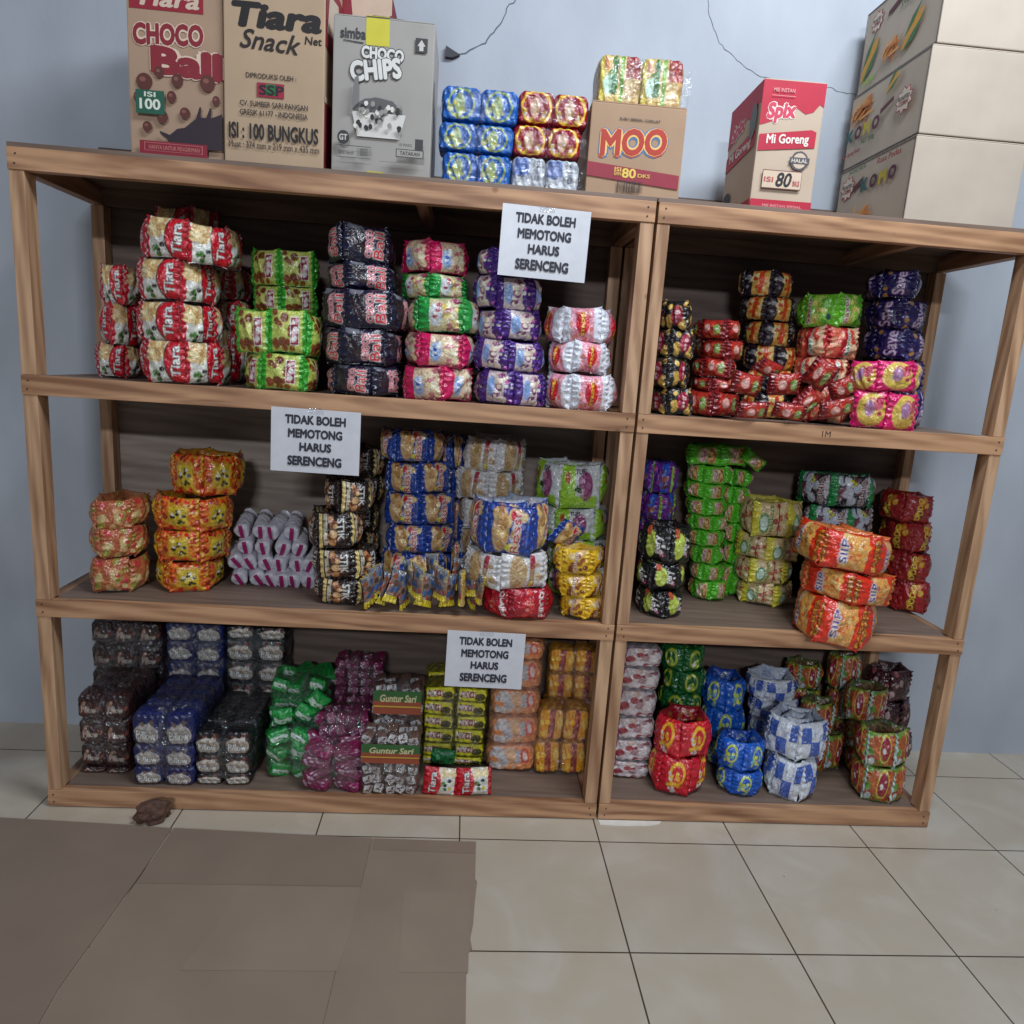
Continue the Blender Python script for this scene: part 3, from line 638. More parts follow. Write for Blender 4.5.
# chocolate ball carton
MAR = (138, 34, 46)
r, F, _, _ = carton('leftmost tall brown carton with maroon lettering and round brown dots', -1.305, .03, ZS, .222, .24, .5, (176, 146, 122), fk=.75)
F.rect(.03, .86, .80, 1.0, (150, 30, 46)); F.text('Tiara', .1, .88, .76, .985, (214, 190, 170), .03, .2)
F.otext('CHOCO', .06, .66, .80, .79, MAR, (226, 200, 180), .05, 0, 0, .07, up=.02)
F.otext('Ball', .24, .48, 1.0, .65, MAR, (226, 200, 180), .06, 0, 0, .07, up=-.02)
for a, b, q, e in ((.17, .44, .085, .05), (.33, .50, .05, .035), (.52, .46, .06, .042), (.84, .46, .08, .05), (.93, .36, .04, .03), (.46, .36, .05, .036), (.6, .27, .055, .034), (.36, .235, .06, .04), (.2, .17, .05, .032), (.1, .34, .035, .03)):
    F.ell(a, b, q, e, (92, 46, 40)); F.ell(a - q * .2, b + e * .25, q * .4, e * .3, (134, 84, 70), 12)
F.poly([(1, 0.06), (.5, .06), (.42, .1), (.34, .13), (.33, .15), (.44, .13), (.52, .17), (.6, .18), (.72, .24), (.76, .31), (.78, .31), (.77, .25), (.83, .25), (.87, .31), (.89, .31), (.88, .25), (1, .28)], (48, 34, 44), 'printed_splash')
F.rect(.09, .245, .39, .385, (34, 92, 72)); F.text('ISI', .18, .345, .30, .375, (220, 226, 210)); F.text('100', .13, .27, .35, .335, (226, 230, 216), .03)
F.rect(.12, .0, .84, .085, (140, 30, 48)); F.rect(.17, .025, .79, .075, (190, 120, 120)); F.rect(.178, .028, .782, .072, (140, 30, 48)); F.text('HANYA UNTUK PENGIRIMAN', .22, .035, .76, .06, (190, 130, 120), .0)

# snack net carton
r, F, S, _ = carton('tall tan carton with black slanted lettering, second from the left', -1.078, .018, ZS,   .238, .225, .55, (184, 158, 130), fk=.82)
F.text('Tiara', .08, .665, .97, .79, (30, 24, 26), .05, .15)
F.text('Net', .80, .61, .97, .65, (34, 28, 30), .02, .1)
F.text('Snack', .16, .56, .76, .655, (40, 30, 30), .015, .35, 0, up=-.015)
F.text('DIPRODUKSI OLEH :', .22, .425, .72, .45, (60, 46, 44), .01)
F.rect(.33, .335, .6, .405, (160, 30, 60)); F.rect(.42, .345, .52, .4, (40, 110, 60)); F.text('SSP', .35, .345, .6, .395, (34, 30, 36), .03)
F.text('CV. SUMBER SARI PANGAN', .16, .285, .84, .312, (56, 44, 44), .01); F.text('GRESIK 61177 - INDONESIA', .16, .24, .84, .268, (56, 44, 44), .01)
F.text('ISI : 100 BUNGKUS', .05, .12, .95, .2, (34, 28, 30), .03); F.text('Muat : 374 mm x 219 mm x 435 mm', .05, .075, .96, .108, (70, 56, 52), .01)
S.rect(.02, .0, 1, .36, (128, 30, 48)); S.poly([(0, .34), (1, .42), (1, .45), (0, .37)], (206, 180, 150)); S.rect(.02, .62, 1, 1, (140, 36, 52)); S.poly([(.1, .7), (.8, .76), (.7, .95), (.2, .9)], (206, 190, 170))

# maroon carton behind
r, F, S, _ = carton('maroon carton mostly hidden behind the tan black-lettered carton', -.93, .245, ZS, .22, .19, .50, (132, 34, 48))
F.poly([(.55, .8), (1, .9), (1, 1), (.5, 1)], (196, 170, 150)); F.ell(.8, .7, .12, .06, (60, 90, 80))

# grey carton, open flaps
GR = (164, 159, 153)
r, F, S, _ = carton('grey carton with raised dark flap and yellow tape on its top edge', -.822, .025, ZS, .243, .216, .35, GR)
gm = carton_mat(GR)
me = prism_me('raised_flap', [(0, 0), (.175, 0), (.15, .05), (.035, .13), (0, .13)], 0, .004, carton_mat((96, 88, 82)), lambda a, b, c: (.243 - .16 + a * .9, .006 + b * .5 + c, .352 + b * .26 - a * .02))
link('raised_flap', me, r)
F.poly([(.32, .83), (.55, .83), (.55, .845), (.55, 1.0), (.32, 1.0)], (206, 196, 60), 'packing_tape')
link('packing_tape', box_me('packing_tape', .078, .134, -.0006, .29, .3538, .3548, ink((206, 196, 60)), 0), r)
F.rect(.36, 0, .53, .02, (196, 180, 60), 'packing_tape')
F.text('simba', .07, .86, .32, .93, (60, 60, 62), .03)
F.poly([(.1, .845), (.3, .835), (.3, .842), (.1, .85)], (60, 60, 62))
F.otext('CHOCO', .28, .74, .7, .82, (222, 220, 214), (66, 64, 64), .05, 0, 0, .08, up=-.01)
F.otext('CHIPS', .17, .61, .68, .745, (222, 220, 214), (66, 64, 64), .05, 0, 8, .08)
F.rect(.81, .81, .93, .90, (60, 58, 60)); F.poly([(.87, .89), (.83, .85), (.85, .85), (.85, .82), (.89, .82), (.89, .85), (.91, .85)], (200, 196, 190), 'printed_arrow')
# bowl of chips (plain picture in place of the mascot)
F.ell(.46, .40, .24, .10, (92, 90, 90), 26, .06, 5, 'printed_bowl'); F.poly([(.2, .40), (.74, .40), (.68, .24), (.26, .24)], (214, 210, 204), 'printed_bowl')
for i in range(34):
    rr = random.Random(i); F.ell(rr.uniform(.24, .7), rr.uniform(.28, .46), .022, .018, random.Random(i + 50).choice([(40, 38, 40), (150, 146, 140), (226, 222, 214)]), 9, .2, i, 'printed_chip')
F.poly([(.2, .42), (.23, .6), (.27, .62), (.27, .44)], (120, 118, 116), 'printed_spoon')
F.ell(.13, .215, .06, .045, (54, 52, 54)); F.text('GT', .09, .195, .17, .235, (206, 200, 192), .03)
for i in range(14): F.rect(.27 + i * .011, .1, .27 + i * .011 + random.choice([.003, .006]), .15, (70, 68, 68), 'printed_barcode')
F.text('Berat Bersih', .09, .1, .24, .125, (90, 86, 84)); F.rect(.07, .155, .41, .16, (90, 86, 84)); F.rect(.07, .08, .41, .084, (90, 86, 84))
F.rect(.66, .11, .94, .165, (80, 76, 76)); F.rect(.67, .116, .93, .159, GR); F.text('TATAKAN', .7, .125, .9, .15, (70, 66, 66), .02)
F.rect(.85, .165, .93, .235, (60, 58, 60)); F.text('10 PAKS', .69, .18, .82, .2, (90, 86, 84)); F.rect(.5, .07, .94, .073, (120, 116, 112))
S.poly([(.1, .45), (.35, .5), (.3, .7), (.12, .66)], (120, 114, 112))

# cereal carton
r, F, _, L = carton('small brown carton with round red letters and a maroon stripe', -.18, .055, ZS, .245, .24, .225, (172, 140, 112), -.012)
BL = (70, 120, 170)
F.otext('MOO', .11, .44, .83, .76, (190, 60, 36), BL, .05, 0, 0, .09, up=.06); F.otext('MOO', .12, .46, .82, .75, (178, 52, 34), (236, 190, 110), .04, 0, 0, .05, up=.06)
F.text('SUSU SEREAL COKLAT', .30, .83, .73, .855, (50, 40, 40), .02)
F.poly([(0, .22), (.98, .14), (.98, .29), (0, .37)], (150, 40, 58), 'printed_stripe')
F.text('ISI', .29, .285, .36, .33, (226, 190, 90)); F.text('80', .37, .22, .52, .325, (226, 196, 90), .03); F.text('DKS', .54, .235, .67, .275, (226, 190, 90), .02); F.text('EAN', .29, .24, .36, .28, (226, 190, 90))
for i in range(20): F.rect(.33 + i * .0135, .06, .33 + i * .0135 + random.Random(i).choice([.004, .009]), .185, (56, 46, 44), 'printed_barcode')

# instant noodle carton
RD = (186, 28, 56)
r, F, _, L = carton('cream and red noodle carton standing alone on the right shelf top', .2545, .05, ZS, .162, .25, .312, (196, 174, 152), -.03)
for G in (F, L):
    G.poly([(0, .66), (.04, .66), (.35, .72), (.58, .80), (.72, .76), (.84, .78), (.93, .84), (1, .82), (1, 1), (0, 1)], RD, 'printed_banner')
    G.otext('Spix', .10, .68, .56, .84, (206, 60, 90), (236, 220, 205), .05, .1, 0, .08, up=.02)
    G.poly([(.02, .46), (.93, .51), (.93, .63), (.85, .645), (.02, .585)], RD, 'printed_banner')
    G.otext('Mi Goreng', .14, .505, .82, .6, (232, 222, 212), RD, .03, 0, 0, .03, up=.02)
    G.rect(0, 0, 1, .085, RD, 'printed_banner')
    G.text('MIE INSTAN SPESIAL', .2, .03, .84, .05, (220, 150, 150))
F.text('MIE INSTAN', .16, .91, .5, .94, (220, 150, 150)); F.rect(.14, .88, .52, .884, (220, 150, 150))
F.ell(.71, .40, .14, .075, (90, 84, 88), 24, .04); F.ell(.71, .40, .11, .06, (206, 184, 164)); F.rect(.55, .375, .87, .425, (84, 80, 86)); F.text('HALAL', .58, .385, .84, .415, (210, 196, 180), .03)
F.rect(.14, .17, .78, .315, (120, 70, 70)); F.rect(.148, .176, .772, .308, (214, 190, 166)); F.text('80', .36, .185, .62, .3, (36, 32, 36), .03, .2); F.text('ISI', .17, .22, .32, .26, (190, 90, 90)); F.text('BKS', .64, .2, .75, .24, (190, 90, 90))
L.ell(.2, .2, .12, .06, (60, 60, 66)); L.ell(.84, .72, .09, .14, (110, 112, 112))

# three cartons at the right
ztb = ZS
for i, (h, dx, art) in enumerate(((.205, .0, 0), (.205, .003, 1), (.225, .012, 2))):
    lab = ['bottom', 'middle', 'topmost'][i] + ' of three cream corn snack cartons at the shelf top\'s right end'
    r, F, _, L = carton(lab, .66 + dx, .02, ztb, .30, .385, h, (186, 172, 156), 0, 'cardboard_carton', 'cream cartons stacked at the right end')
    ztb += h + .006
    OR = (206, 130, 60); GN = (60, 110, 66)
    for (a0, a1, b0, b1) in ((0, 1, 0, .018), (0, 1, .982, 1), (0, .008, 0, 1), (.992, 1, 0, 1)): L.rect(a0, b0, a1, b1, (90, 80, 76), 'printed_border')
    def burst(cx, cy, s):
        L.poly([(cx + s * (1 if k % 2 else .72) * math.cos(k * PI / 9) * .6, cy + s * (1 if k % 2 else .72) * math.sin(k * PI / 9)) for k in range(18)], (150, 40, 44), 'printed_burst')
        L.poly([(cx + s * (.9 if k % 2 else .64) * math.cos(k * PI / 9) * .6, cy + s * (.9 if k % 2 else .64) * math.sin(k * PI / 9)) for k in range(18)], (214, 198, 182), 'printed_burst')
        L.text('ROASTED', cx - s * .36, cy, cx + s * .36, cy + s * .3, (70, 80, 70), .02); L.text('CORN', cx - s * .3, cy - s * .36, cx + s * .3, cy - s * .06, (150, 40, 44), .02)
    def corn(cx, cy, s, a):
        q = lambda x, y: (cx + (x * math.cos(a) - y * math.sin(a)) * s * .6, cy + (x * math.sin(a) + y * math.cos(a)) * s)
        L.poly([q(math.cos(t) * 1, math.sin(t) * .3) for t in np.linspace(0, 6.1, 16)], (206, 150, 50), 'printed_corn')
        L.poly([q(-1.1, -.1), q(-.2, -.5), q(.9, -.35), q(-.1, -.15)], GN, 'printed_leaf'); L.poly([q(.2, .2), q(1.3, .35), q(.3, .5), q(-.5, .3)], GN, 'printed_leaf')
    def fries(cx, cy, s):
        for k in range(16):
            rr = random.Random(k); a = rr.uniform(-.2, 1.2); px, py = cx + rr.uniform(-.5, .5) * s * .6, cy + rr.uniform(-.4, .4) * s
            dx_, dy_ = math.cos(a) * .5 * s * .6, math.sin(a) * .5 * s
            L.poly([(px - dx_, py - dy_), (px - dx_ + .012, py - dy_ - .03), (px + dx_ + .012, py + dy_ - .03), (px + dx_, py + dy_)], random.Random(k + 9).choice([OR, (190, 110, 50), (222, 160, 90)]), 'printed_snack')
    def word(x, y, s):
        for k, (ch, cc) in enumerate((('K', (30, 90, 90)), ('O', (80, 30, 50)), ('M', (190, 170, 40)), ('O', (90, 30, 60)))):
            L.text(ch, x + k * s * .62, y, x + k * s * .62 + s * .5, y + s * .9, cc, .06, up=0)
    if art == 2: burst(.17, .8, .14); L.poly([(.33, .74), (.5, .82), (.5, .88), (.33, .8)], (90, 30, 40)); corn(.14, .36, .26, 1.0); L.text('HOT', .1, .06, .26, .14, (150, 190, 60), .04); L.text('JAGUNG BAKAR', .5, .7, .95, .78, (60, 110, 66)); corn(.7, .35, .24, .8); fries(.45, .3, .2)
    if art == 1: fries(.18, .74, .3); word(.03, .34, .2); L.poly([(.5, .5), (.66, .58), (.66, .64), (.5, .56)], (90, 30, 40)); burst(.8, .5, .18); corn(.62, .82, .15, .7); L.text('Rasa Jagung Bakar', .03, .12, .3, .2, (150, 50, 50)); L.text('NET 200g', .3, .2, .48, .28, GN)
    if art == 0: burst(.15, .72, .18); L.poly([(.24, .62), (.38, .72), (.38, .8), (.24, .7)], (90, 30, 40)); word(.36, .58, .2); corn(.12, .22, .16, .6); fries(.42, .2, .3); L.text('JAGUNG BAKAR', .2, .86, .45, .93, GN); L.text('Rasa Pedas', .6, .84, .9, .92, (150, 50, 50))

# ------------------------------------------------------------------ twin packs in clear film on the top
def bag_me(w, d, h, seed=0, n=16, e=4.0):
    rs = random.Random(seed); ph = [rs.uniform(0, 6) for _ in range(4)]
    bm = bmesh.new(); bmesh.ops.create_cube(bm, size=1); bmesh.ops.subdivide_edges(bm, edges=bm.edges[:], cuts=n, use_grid_fill=True)
    for v in bm.verts:
        q = np.array(v.co) * 2; s = max(abs(q)); r_ = (abs(q) ** e).sum() ** (1 / e); q = q / r_ * s
        k = 1 + .02 * math.sin(17 * q[0] + ph[0] + 3 * q[2]) + .02 * math.sin(14 * q[2] + ph[1]) + .015 * math.sin(23 * q[0] * q[2] + ph[2])
        v.co = (q[0] * k * w / 2, q[1] * k * d / 2, q[2] * k * h / 2)
    for f in bm.faces: f.smooth = True
    me = bpy.data.meshes.new('clear_wrap'); bm.to_mesh(me); bm.free(); me.materials.append(CLEAR); return me
def tail_me(w, h, seed=0):
    """crimped end of a clear bag"""
    rs = random.Random(seed); vs, fs = [], []
    n = 9
    for i in range(n):
        t = i / (n - 1)
        for k in range(4):
            s = k / 3
            vs.append((s * w, math.sin(t * 9 + s * 3 + seed) * .006 * s, (t - .5) * h * (.55 + .55 * s) + rs.uniform(-.003, .003)))
    for i in range(n - 1):
        for k in range(3): a = i * 4 + k; fs.append((a, a + 1, a + 5, a + 4))
    me = bpy.data.meshes.new('bag_end'); me.from_pydata(vs, [], fs); me.materials.append(CLEAR)
    me.polygons.foreach_set('use_smooth', [True] * len(me.polygons)); return me
def twin(design, topc, label, xl, xr, yt, yb, Yf, zb=None, D=.10, group='clear-wrapped twin packs on the shelf top'):
    A, B = PY(xl, (yt + yb) / 2, Yf), PY(xr, (yt + yb) / 2, Yf)
    z1 = PY((xl + xr) / 2, yt, Yf)[2]; z0 = PY((xl + xr) / 2, yb, Yf)[2] if zb is None else zb
    w_, h_ = B[0] - A[0], z1 - z0
    r_ = empty('twin_pack', ((A[0] + B[0]) / 2, Yf + D / 2, z0), label, 'snack pack', group, (0, 0, random.uniform(-.03, .03)))
    for s in (-1, 1):
        o = link('packet', brick_me(design, topc, 6.5), r_, (s * w_ / 4.1, 0, h_ / 2)); o.scale = (w_ / 1.97, D, h_ * 1.0)
    link('clear_wrap', bag_me(w_ * 1.04, D * 1.05, h_ * 1.0, _seed[0]), r_, (0, 0, h_ / 2))
    link('bag_end', tail_me(.028, h_ * .8, _seed[0]), r_, (w_ * .5, -.01, h_ / 2)); _seed[0] += 1
    return z1
z = ZS
for nm, xl, xr, yt in (('bottom', 446, 517, 153), ('middle', 442, 519, 123), ('topmost', 444, 523, 87)):
    z = twin('blueblock', (30, 110, 200), nm + ' of three blue and yellow clear-wrapped twin packs beside the grey carton', xl, xr, yt, 0, .045, z) + .001
z = twin('whiteblock', (190, 198, 210), 'white and blue clear-wrapped twin pack under the two red ones', 517, 587, 158, 0, .05, ZS) + .001
z = twin('redblock', (180, 20, 50), 'red and yellow clear-wrapped twin pack directly on the white and blue one', 518, 588, 126, 0, .05, z) + .001
twin('redblock', (180, 20, 50), 'red and yellow clear-wrapped twin pack, topmost of its pile left of the brown carton', 522, 594, 92, 0, .05, z)
twin('cerealblk', (206, 186, 130), 'yellow and beige clear-wrapped twin pack lying on the small brown carton', 603, 691, 55, 0, .09, ZS + .231, .12, None)

# ------------------------------------------------------------------ paper signs
def sign(corners, lines, label, rot):
    P = [Vector(PY(x, y, -.012)) for x, y in corners]
    w_ = ((P[1] - P[0]).length + (P[2] - P[3]).length) / 2; h_ = ((P[0] - P[3]).length + (P[1] - P[2]).length) / 2
    c = sum(P, Vector()) / 4
    r_ = empty('paper_sign', (c.x, -.0125, c.z), label, 'sign', 'white TIDAK BOLEH signs on the shelf edges', (0, rot, 0))
    pp = link('paper', box_me('paper', -w_ / 2, w_ / 2, -.0008, .0008, -h_ / 2, h_ / 2, ink((212, 213, 220), .35), 0), r_)
    F = Face(pp, (-w_ / 2, -.0008, -h_ / 2), (1, 0, 0), (0, 0, 1), w_, h_)
    for t, a, b, c_, d in lines: F.text(t, a, b, c_, d, (46, 46, 58), .05)
    link('tape_strip', box_me('tape_strip', -.02, .02, -.0016, .0098, h_ / 2 - .012, h_ / 2 + .003, CLEAR, 0), r_)
SGN = [('TIDAK BOLEH', .155, .755, .835, .90), ('MEMOTONG', .19, .54, .80, .685), ('HARUS', .32, .335, .68, .475), ('SERENCENG', .19, .105, .80, .26)]
sign([(501, 206), (590, 209), (586, 281), (499, 277)], SGN, 'white paper sign TIDAK BOLEH hanging from the top beam', .02)
sign([(271, 408), (360, 411), (360, 474), (271, 472)], SGN, 'white paper sign TIDAK BOLEH hanging from the second beam, under the navy packets', .01)
sign([(447, 631), (525, 633), (522, 688), (445, 687)], [('TIDAK BOLEN',) + SGN[0][1:]] + SGN[1:], 'white paper sign TIDAK BOLEN hanging from the lowest shelf edge above the yellow packs', .012)

# ------------------------------------------------------------------ upper-left shelf
Z3, Z2, Z1 = ZT[2] + .001, ZT[1] + .001, ZT[0] + .001
stack('tiara', 'red and white packet', 'front stack at the upper shelf\'s left end', .0, Z3, [(136, 228, 342), (130, 216, 301), (130, 214, 259), (136, 238, 219, {'rz': -.06})], .105, .26)
stack('tiara', 'red and white packet', 'half hidden behind the leftmost big stack', .28, Z3, [(212, 248, 330), (214, 250, 300), (216, 250, 268), (150, 222, 206, {'zb': 1.50})], .10, .13)
stack('tiara', 'red and white packet', 'cut by the photo\'s left edge, upper shelf', .12, Z3, [(92, 140, 345), (94, 141, 303), (96, 140, 262)], .1, .2)
stack('kriss', 'green brown-dotted packet', 'front green pair, upper left shelf', .02, Z3, [(240, 322, 354), (230, 322, 310)], .1, .15)
stack('kriss', 'green brown-dotted packet', 'rear green stack, upper left shelf', .19, Z3, [(250, 318, 345), (246, 318, 313), (250, 320, 286), (246, 319, 249)], .1, .15)
stack('choco', 'navy packet', 'stack with red lettering left of the pink stack', .0, Z3, [(325, 402, 366), (322, 404, 329), (319, 408, 289), (322, 396, 260, {'dy': .03}), (322, 396, 222, {'dy': .03})], .115, .24)
PK, GC = 'pink cake packet', 'green cake packet'
stack('pinkcake', PK, 'pink and green stack, upper left shelf', .01, Z3, [(403, 475, 366), (402, 474, 332), (404, 481, 297, {'d': 'greencake', 'desc': GC}), (402, 470, 272, {'d': 'greencake', 'desc': GC, 'dy': .05}), (401, 471, 239, {'dy': .05})], .115, .2)
stack('purplecake', 'purple and white cake packet', 'stack under the highest paper sign', .02, Z3, [(475, 546, 371), (474, 544, 340), (478, 545, 309), (474, 543, 274), (476, 530, 246)], .1, .2)
stack('strawb', 'pale pink red-disc packet', 'by the middle post, upper shelf', .0, Z3, [(545, 622, 374), (548, 616, 342, {'dy': .02}), (543, 620, 306, {'dy': .03})], .15, .17)

# ------------------------------------------------------------------ upper-right shelf
stack('blackpink', 'black and gold packet', 'beside the middle post, upper right shelf', .05, Z3, [(648, 693, 388), (650, 694, 357), (654, 697, 328), (655, 693, 298)], .095, .26)
stack('soto', 'dark red packet', 'narrow stack right of the black gold stack', .08, Z3, [(684, 742, 392), (694, 742, 378), (696, 740, 358), (698, 746, 338), (697, 744, 318)], .11, .2)
stack('orangeblk', 'orange and black packet', 'tallest stack of the upper right shelf', .20, Z3, [(742, 796, 394), (742, 800, 370), (742, 800, 345), (746, 800, 320), (742, 800, 295), (738, 797, 268)], .09, .15)
stack('sayurred', 'red and beige packet', 'stack with a bright green top, upper right shelf', .11, Z3, [(798, 856, 385), (797, 855, 357), (800, 866, 325), (799, 868, 291, {'d': 'sayurgreen', 'desc': 'bright green packet'})], .14, .2)
stack('navytext', 'navy packet', 'pale-lettered stack at the upper shelf\'s far right', .14, Z3, [(872, 930, 388), (872, 932, 360), (868, 930, 328), (868, 930, 297), (872, 928, 268)], .12, .2)
stack('pinkyel', 'bright pink and yellow packet', 'pair before the far right navy stack', .01, Z3, [(852, 930, 392), (850, 930, 361)], .11, .12)

def loose(design, label, px, py, Yc, w_, h_, rot, group=None, z=None, name='snack_packet', cat='snack packet', var=0):
    P = PY(px, py, Yc)
    o = link(name, packet_me(design, var), None, (P[0], Yc, P[2] if z is None else z), rot); o.scale = (w_, 1, h_)
    return tag(o, label, cat, group)
G_ = 'loose red noodle packets at the front of the upper right shelf'
for i, (px, py, Y, w_, h_, rx, ry, rz, wh) in enumerate((
    (752, 410, .0, .085, .052, .5, -.05, .1, 'leftmost of the front row, under the tallest stack'),
    (789, 411, .0, .085, .05, .5, .1, -.15, 'second of the front row from the left'),
    (806, 402, .03, .06, .075, .3, .7, .2, 'tilted on edge in the middle of the front row'),
    (836, 408, .0, .1, .055, .4, -.25, .1, 'leaning in the front row left of the pink packets'),
    (746, 384, .03, .085, .062, .2, .15, .1, 'on the second layer at the left of the heap'),
    (784, 384, .03, .09, .065, .3, -.1, 0, 'on the second layer in the middle of the heap'),
    (768, 368, .05, .08, .05, .7, .3, .3, 'topmost of the heap, against the orange and black stack'),
    (820, 374, .04, .07, .085, .4, .5, -.3, 'standing upright at the right side of the heap'),
    (842, 388, .05, .07, .06, .4, -.5, -.2, 'wedged between the heap and the pink packets'))):
    loose('soto', 'loose red and yellow noodle packet ' + wh, px, py, Y, w_, h_, (rx, ry, rz), G_, var=i % 3)

# ------------------------------------------------------------------ middle-left shelf
stack('edgepack', 'brown and orange packet', 'cut by the photo\'s left edge, middle shelf', .06, Z2, [(84, 146, 562), (84, 146, 532), (86, 146, 502)], .1, .2)
stack('redyel', 'red and yellow packet', 'leftmost whole stack of the middle shelf', .1, Z2, [(148, 219, 564), (148, 228, 533, {'D': .22}), (147, 234, 499), (165, 242, 457, {'dy': .03})], .1, .2, True)
stack('brownstik', 'dark brown and cream packet', 'stack under the left paper sign', .055, Z2, [(309, 374, 581), (308, 376, 551), (307, 364, 515), (320, 373, 481, {'dy': .02})], .1, .16, True)
stack('brownstik', 'dark brown and cream packet', 'rear stack behind the left sign', .26, Z2, [(330, 380, 560), (330, 380, 534), (332, 380, 505), (334, 382, 478), (338, 384, 448)], .1, .13)
stack('bluecook', 'blue cookie packet', 'tall wide stack of the middle shelf', .2, Z2, [(380, 452, 554), (380, 455, 526), (378, 455, 495), (382, 452, 463, {'dy': .01}), (378, 448, 431)], .13, .14)
stack('bluecook', 'blue cookie packet', 'narrow stack between blue and white stacks', .33, Z2, [(442, 464, 540), (442, 464, 500), (443, 466, 470), (444, 468, 436)], .1, .09)
stack('whitecook', 'white cookie packet', 'rear white stack, middle shelf', .23, Z2, [(458, 530, 560), (458, 530, 532), (458, 530, 503), (456, 528, 472), (461, 527, 439)], .13, .18, True)
stack('qlair', 'red candy packet', 'front mixed stack by the yellow packets', -.02, Z2, [(482, 554, 592), (466, 554, 556, {'d': 'whitecook', 'desc': 'white cookie packet', 'dy': .0, 'sw': .14}), (468, 552, 506, {'d': 'bluecook', 'desc': 'blue cookie packet', 'rz': -.1, 'inner': True})], .17, .2, True)
loose('bluecook', 'loose end packet of the blue cookie coil, its pale back showing, hanging to the right', 566, 534, .11, .085, .09, (.5, .4, .5), var=1)
stack('yellow', 'yellow packet', 'stack beside the middle post, middle shelf', .015, Z2, [(558, 604, 600), (556, 605, 577), (553, 607, 552)], .085, .13, True)
stack('berry', 'white and green berry packet', 'behind the yellow stack', .19, Z2, [(545, 612, 570), (545, 612, 542), (541, 614, 510), (537, 614, 466)], .14, .2, True)

# silver tubes with a magenta stripe, seen end on
def stick_me():
    bm = bmesh.new(); cl = bm.verts.layers.float_color.new('Col'); ns, nr = 20, 12
    prof = [(-.03, .75), (-.027, 1.0), (-.018, 1.05), (0, 1.0), (.03, 1), (.055, .96), (.062, .5), (.072, .9)]
    R_ = .0235; rows = []
    rnd = random.Random(4)
    for y, k in prof:
        row = []
        for i in range(ns):
            a = 2 * PI * i / ns; rr = R_ * k * (1 + .10 * math.sin(3 * a + y * 40) + rnd.uniform(-.07, .07))
            v = bm.verts.new((rr * math.cos(a) * .95, y, rr * math.sin(a))); v[cl] = (*s2l((214, 212, 222)), 1); row.append(v)
        rows.append(row)
    for r0, r1 in zip(rows, rows[1:]):
        for i in range(ns): bm.faces.new((r0[i], r0[(i + 1) % ns], r1[(i + 1) % ns], r1[i]))
    c0 = bm.verts.new((0, -.028, 0)); c0[cl] = (*s2l((150, 150, 160)), 1)
    for i in range(ns): bm.faces.new((c0, rows[0][(i + 1) % ns], rows[0][i]))
    for f in bm.faces: f.smooth = True
    bmesh.ops.recalc_face_normals(bm, faces=bm.faces[:])
    me = bpy.data.meshes.new('foil_tube'); bm.to_mesh(me); bm.free(); me.materials.append(FILM)
    return me
def stripe_me():
    vs, fs = [], []
    for i, (y, z_) in enumerate(((-.0295, -.022), (-.0316, -.012), (-.0320, 0), (-.0316, .012), (-.0295, .022))):
        vs += [(-.006, y, z_), (.006, y, z_)]
        if i: k = 2 * i; fs.append((k - 2, k - 1, k + 1, k))
    me = bpy.data.meshes.new('magenta_stripe'); me.from_pydata(vs, [], fs); me.materials.append(ink((150, 24, 96), .4)); return me
SM, SP = stick_me(), stripe_me()
RW = [('bottom', 579, [(241, .45), (258, .5), (273, .35), (284, .0), (297, .0), (310, -.1)]), ('second', 565, [(236, .6), (250, .45), (266, .35), (282, .0), (298, .1), (312, -.4)]),
      ('third', 541, [(247, .1), (265, .1), (284, -.25), (300, -.3)]), ('topmost', 525, [(244, .1), (262, .0), (275, .0), (293, -.1)])]
for ri, (nm, py, xs) in enumerate(RW):
    for k, (px, tilt) in enumerate(xs):
        Y = .235 + .01 * ri; P = PY(px, py, Y)
        zz = Z2 + .0255 + ri * .047
        q = ['leftmost', 'second from left', 'third from left', 'fourth from left', 'fifth from left', 'rightmost'][k if k < len(xs) - 1 else 5]
        r_ = empty('foil_tube_packet', (P[0] + .0, Y, zz), 'silver foil tube with magenta stripe, %s in the heap\'s %s row' % (q, nm), 'snack packet', 'silver and magenta foil tubes on the middle shelf', (.35, -tilt, random.uniform(-.3, .3)))
        link('foil_body', SM, r_); link('magenta_stripe', SP, r_)

# little sachets standing on edge at the front of the middle shelf
rnd = random.Random(21)
xs = [(368, 590), (376, 582), (384, 590), (394, 586), (402, 592), (410, 576), (418, 582), (426, 590), (433, 570), (441, 584), (448, 590), (455, 574), (462, 588), (470, 580), (474, 592), (480, 586)]
for i, (px, py) in enumerate(xs):
    Y = .03 + .03 * (i % 3)
    P = PY(px, py, Y)
    o = link('small_sachet', packet_me('edgegold', i % 3), None, (P[0], Y, max(P[2], Z2 + .046)), (rnd.uniform(-.1, .2), PI / 2 + rnd.uniform(-.5, .5), rnd.uniform(1.1, 1.9)))
    o.rotation_euler = (rnd.uniform(-.2, .35), PI / 2 + rnd.uniform(-.45, .45), rnd.choice((-1, 1)) * rnd.uniform(.75, 1.3))
    o.scale = (.095, 1.6, .058)
    tag(o, 'thin multicoloured sachet with yellow end standing on edge before the blue packets', 'snack packet', 'thin sachets standing on edge before the blue cookie stack')

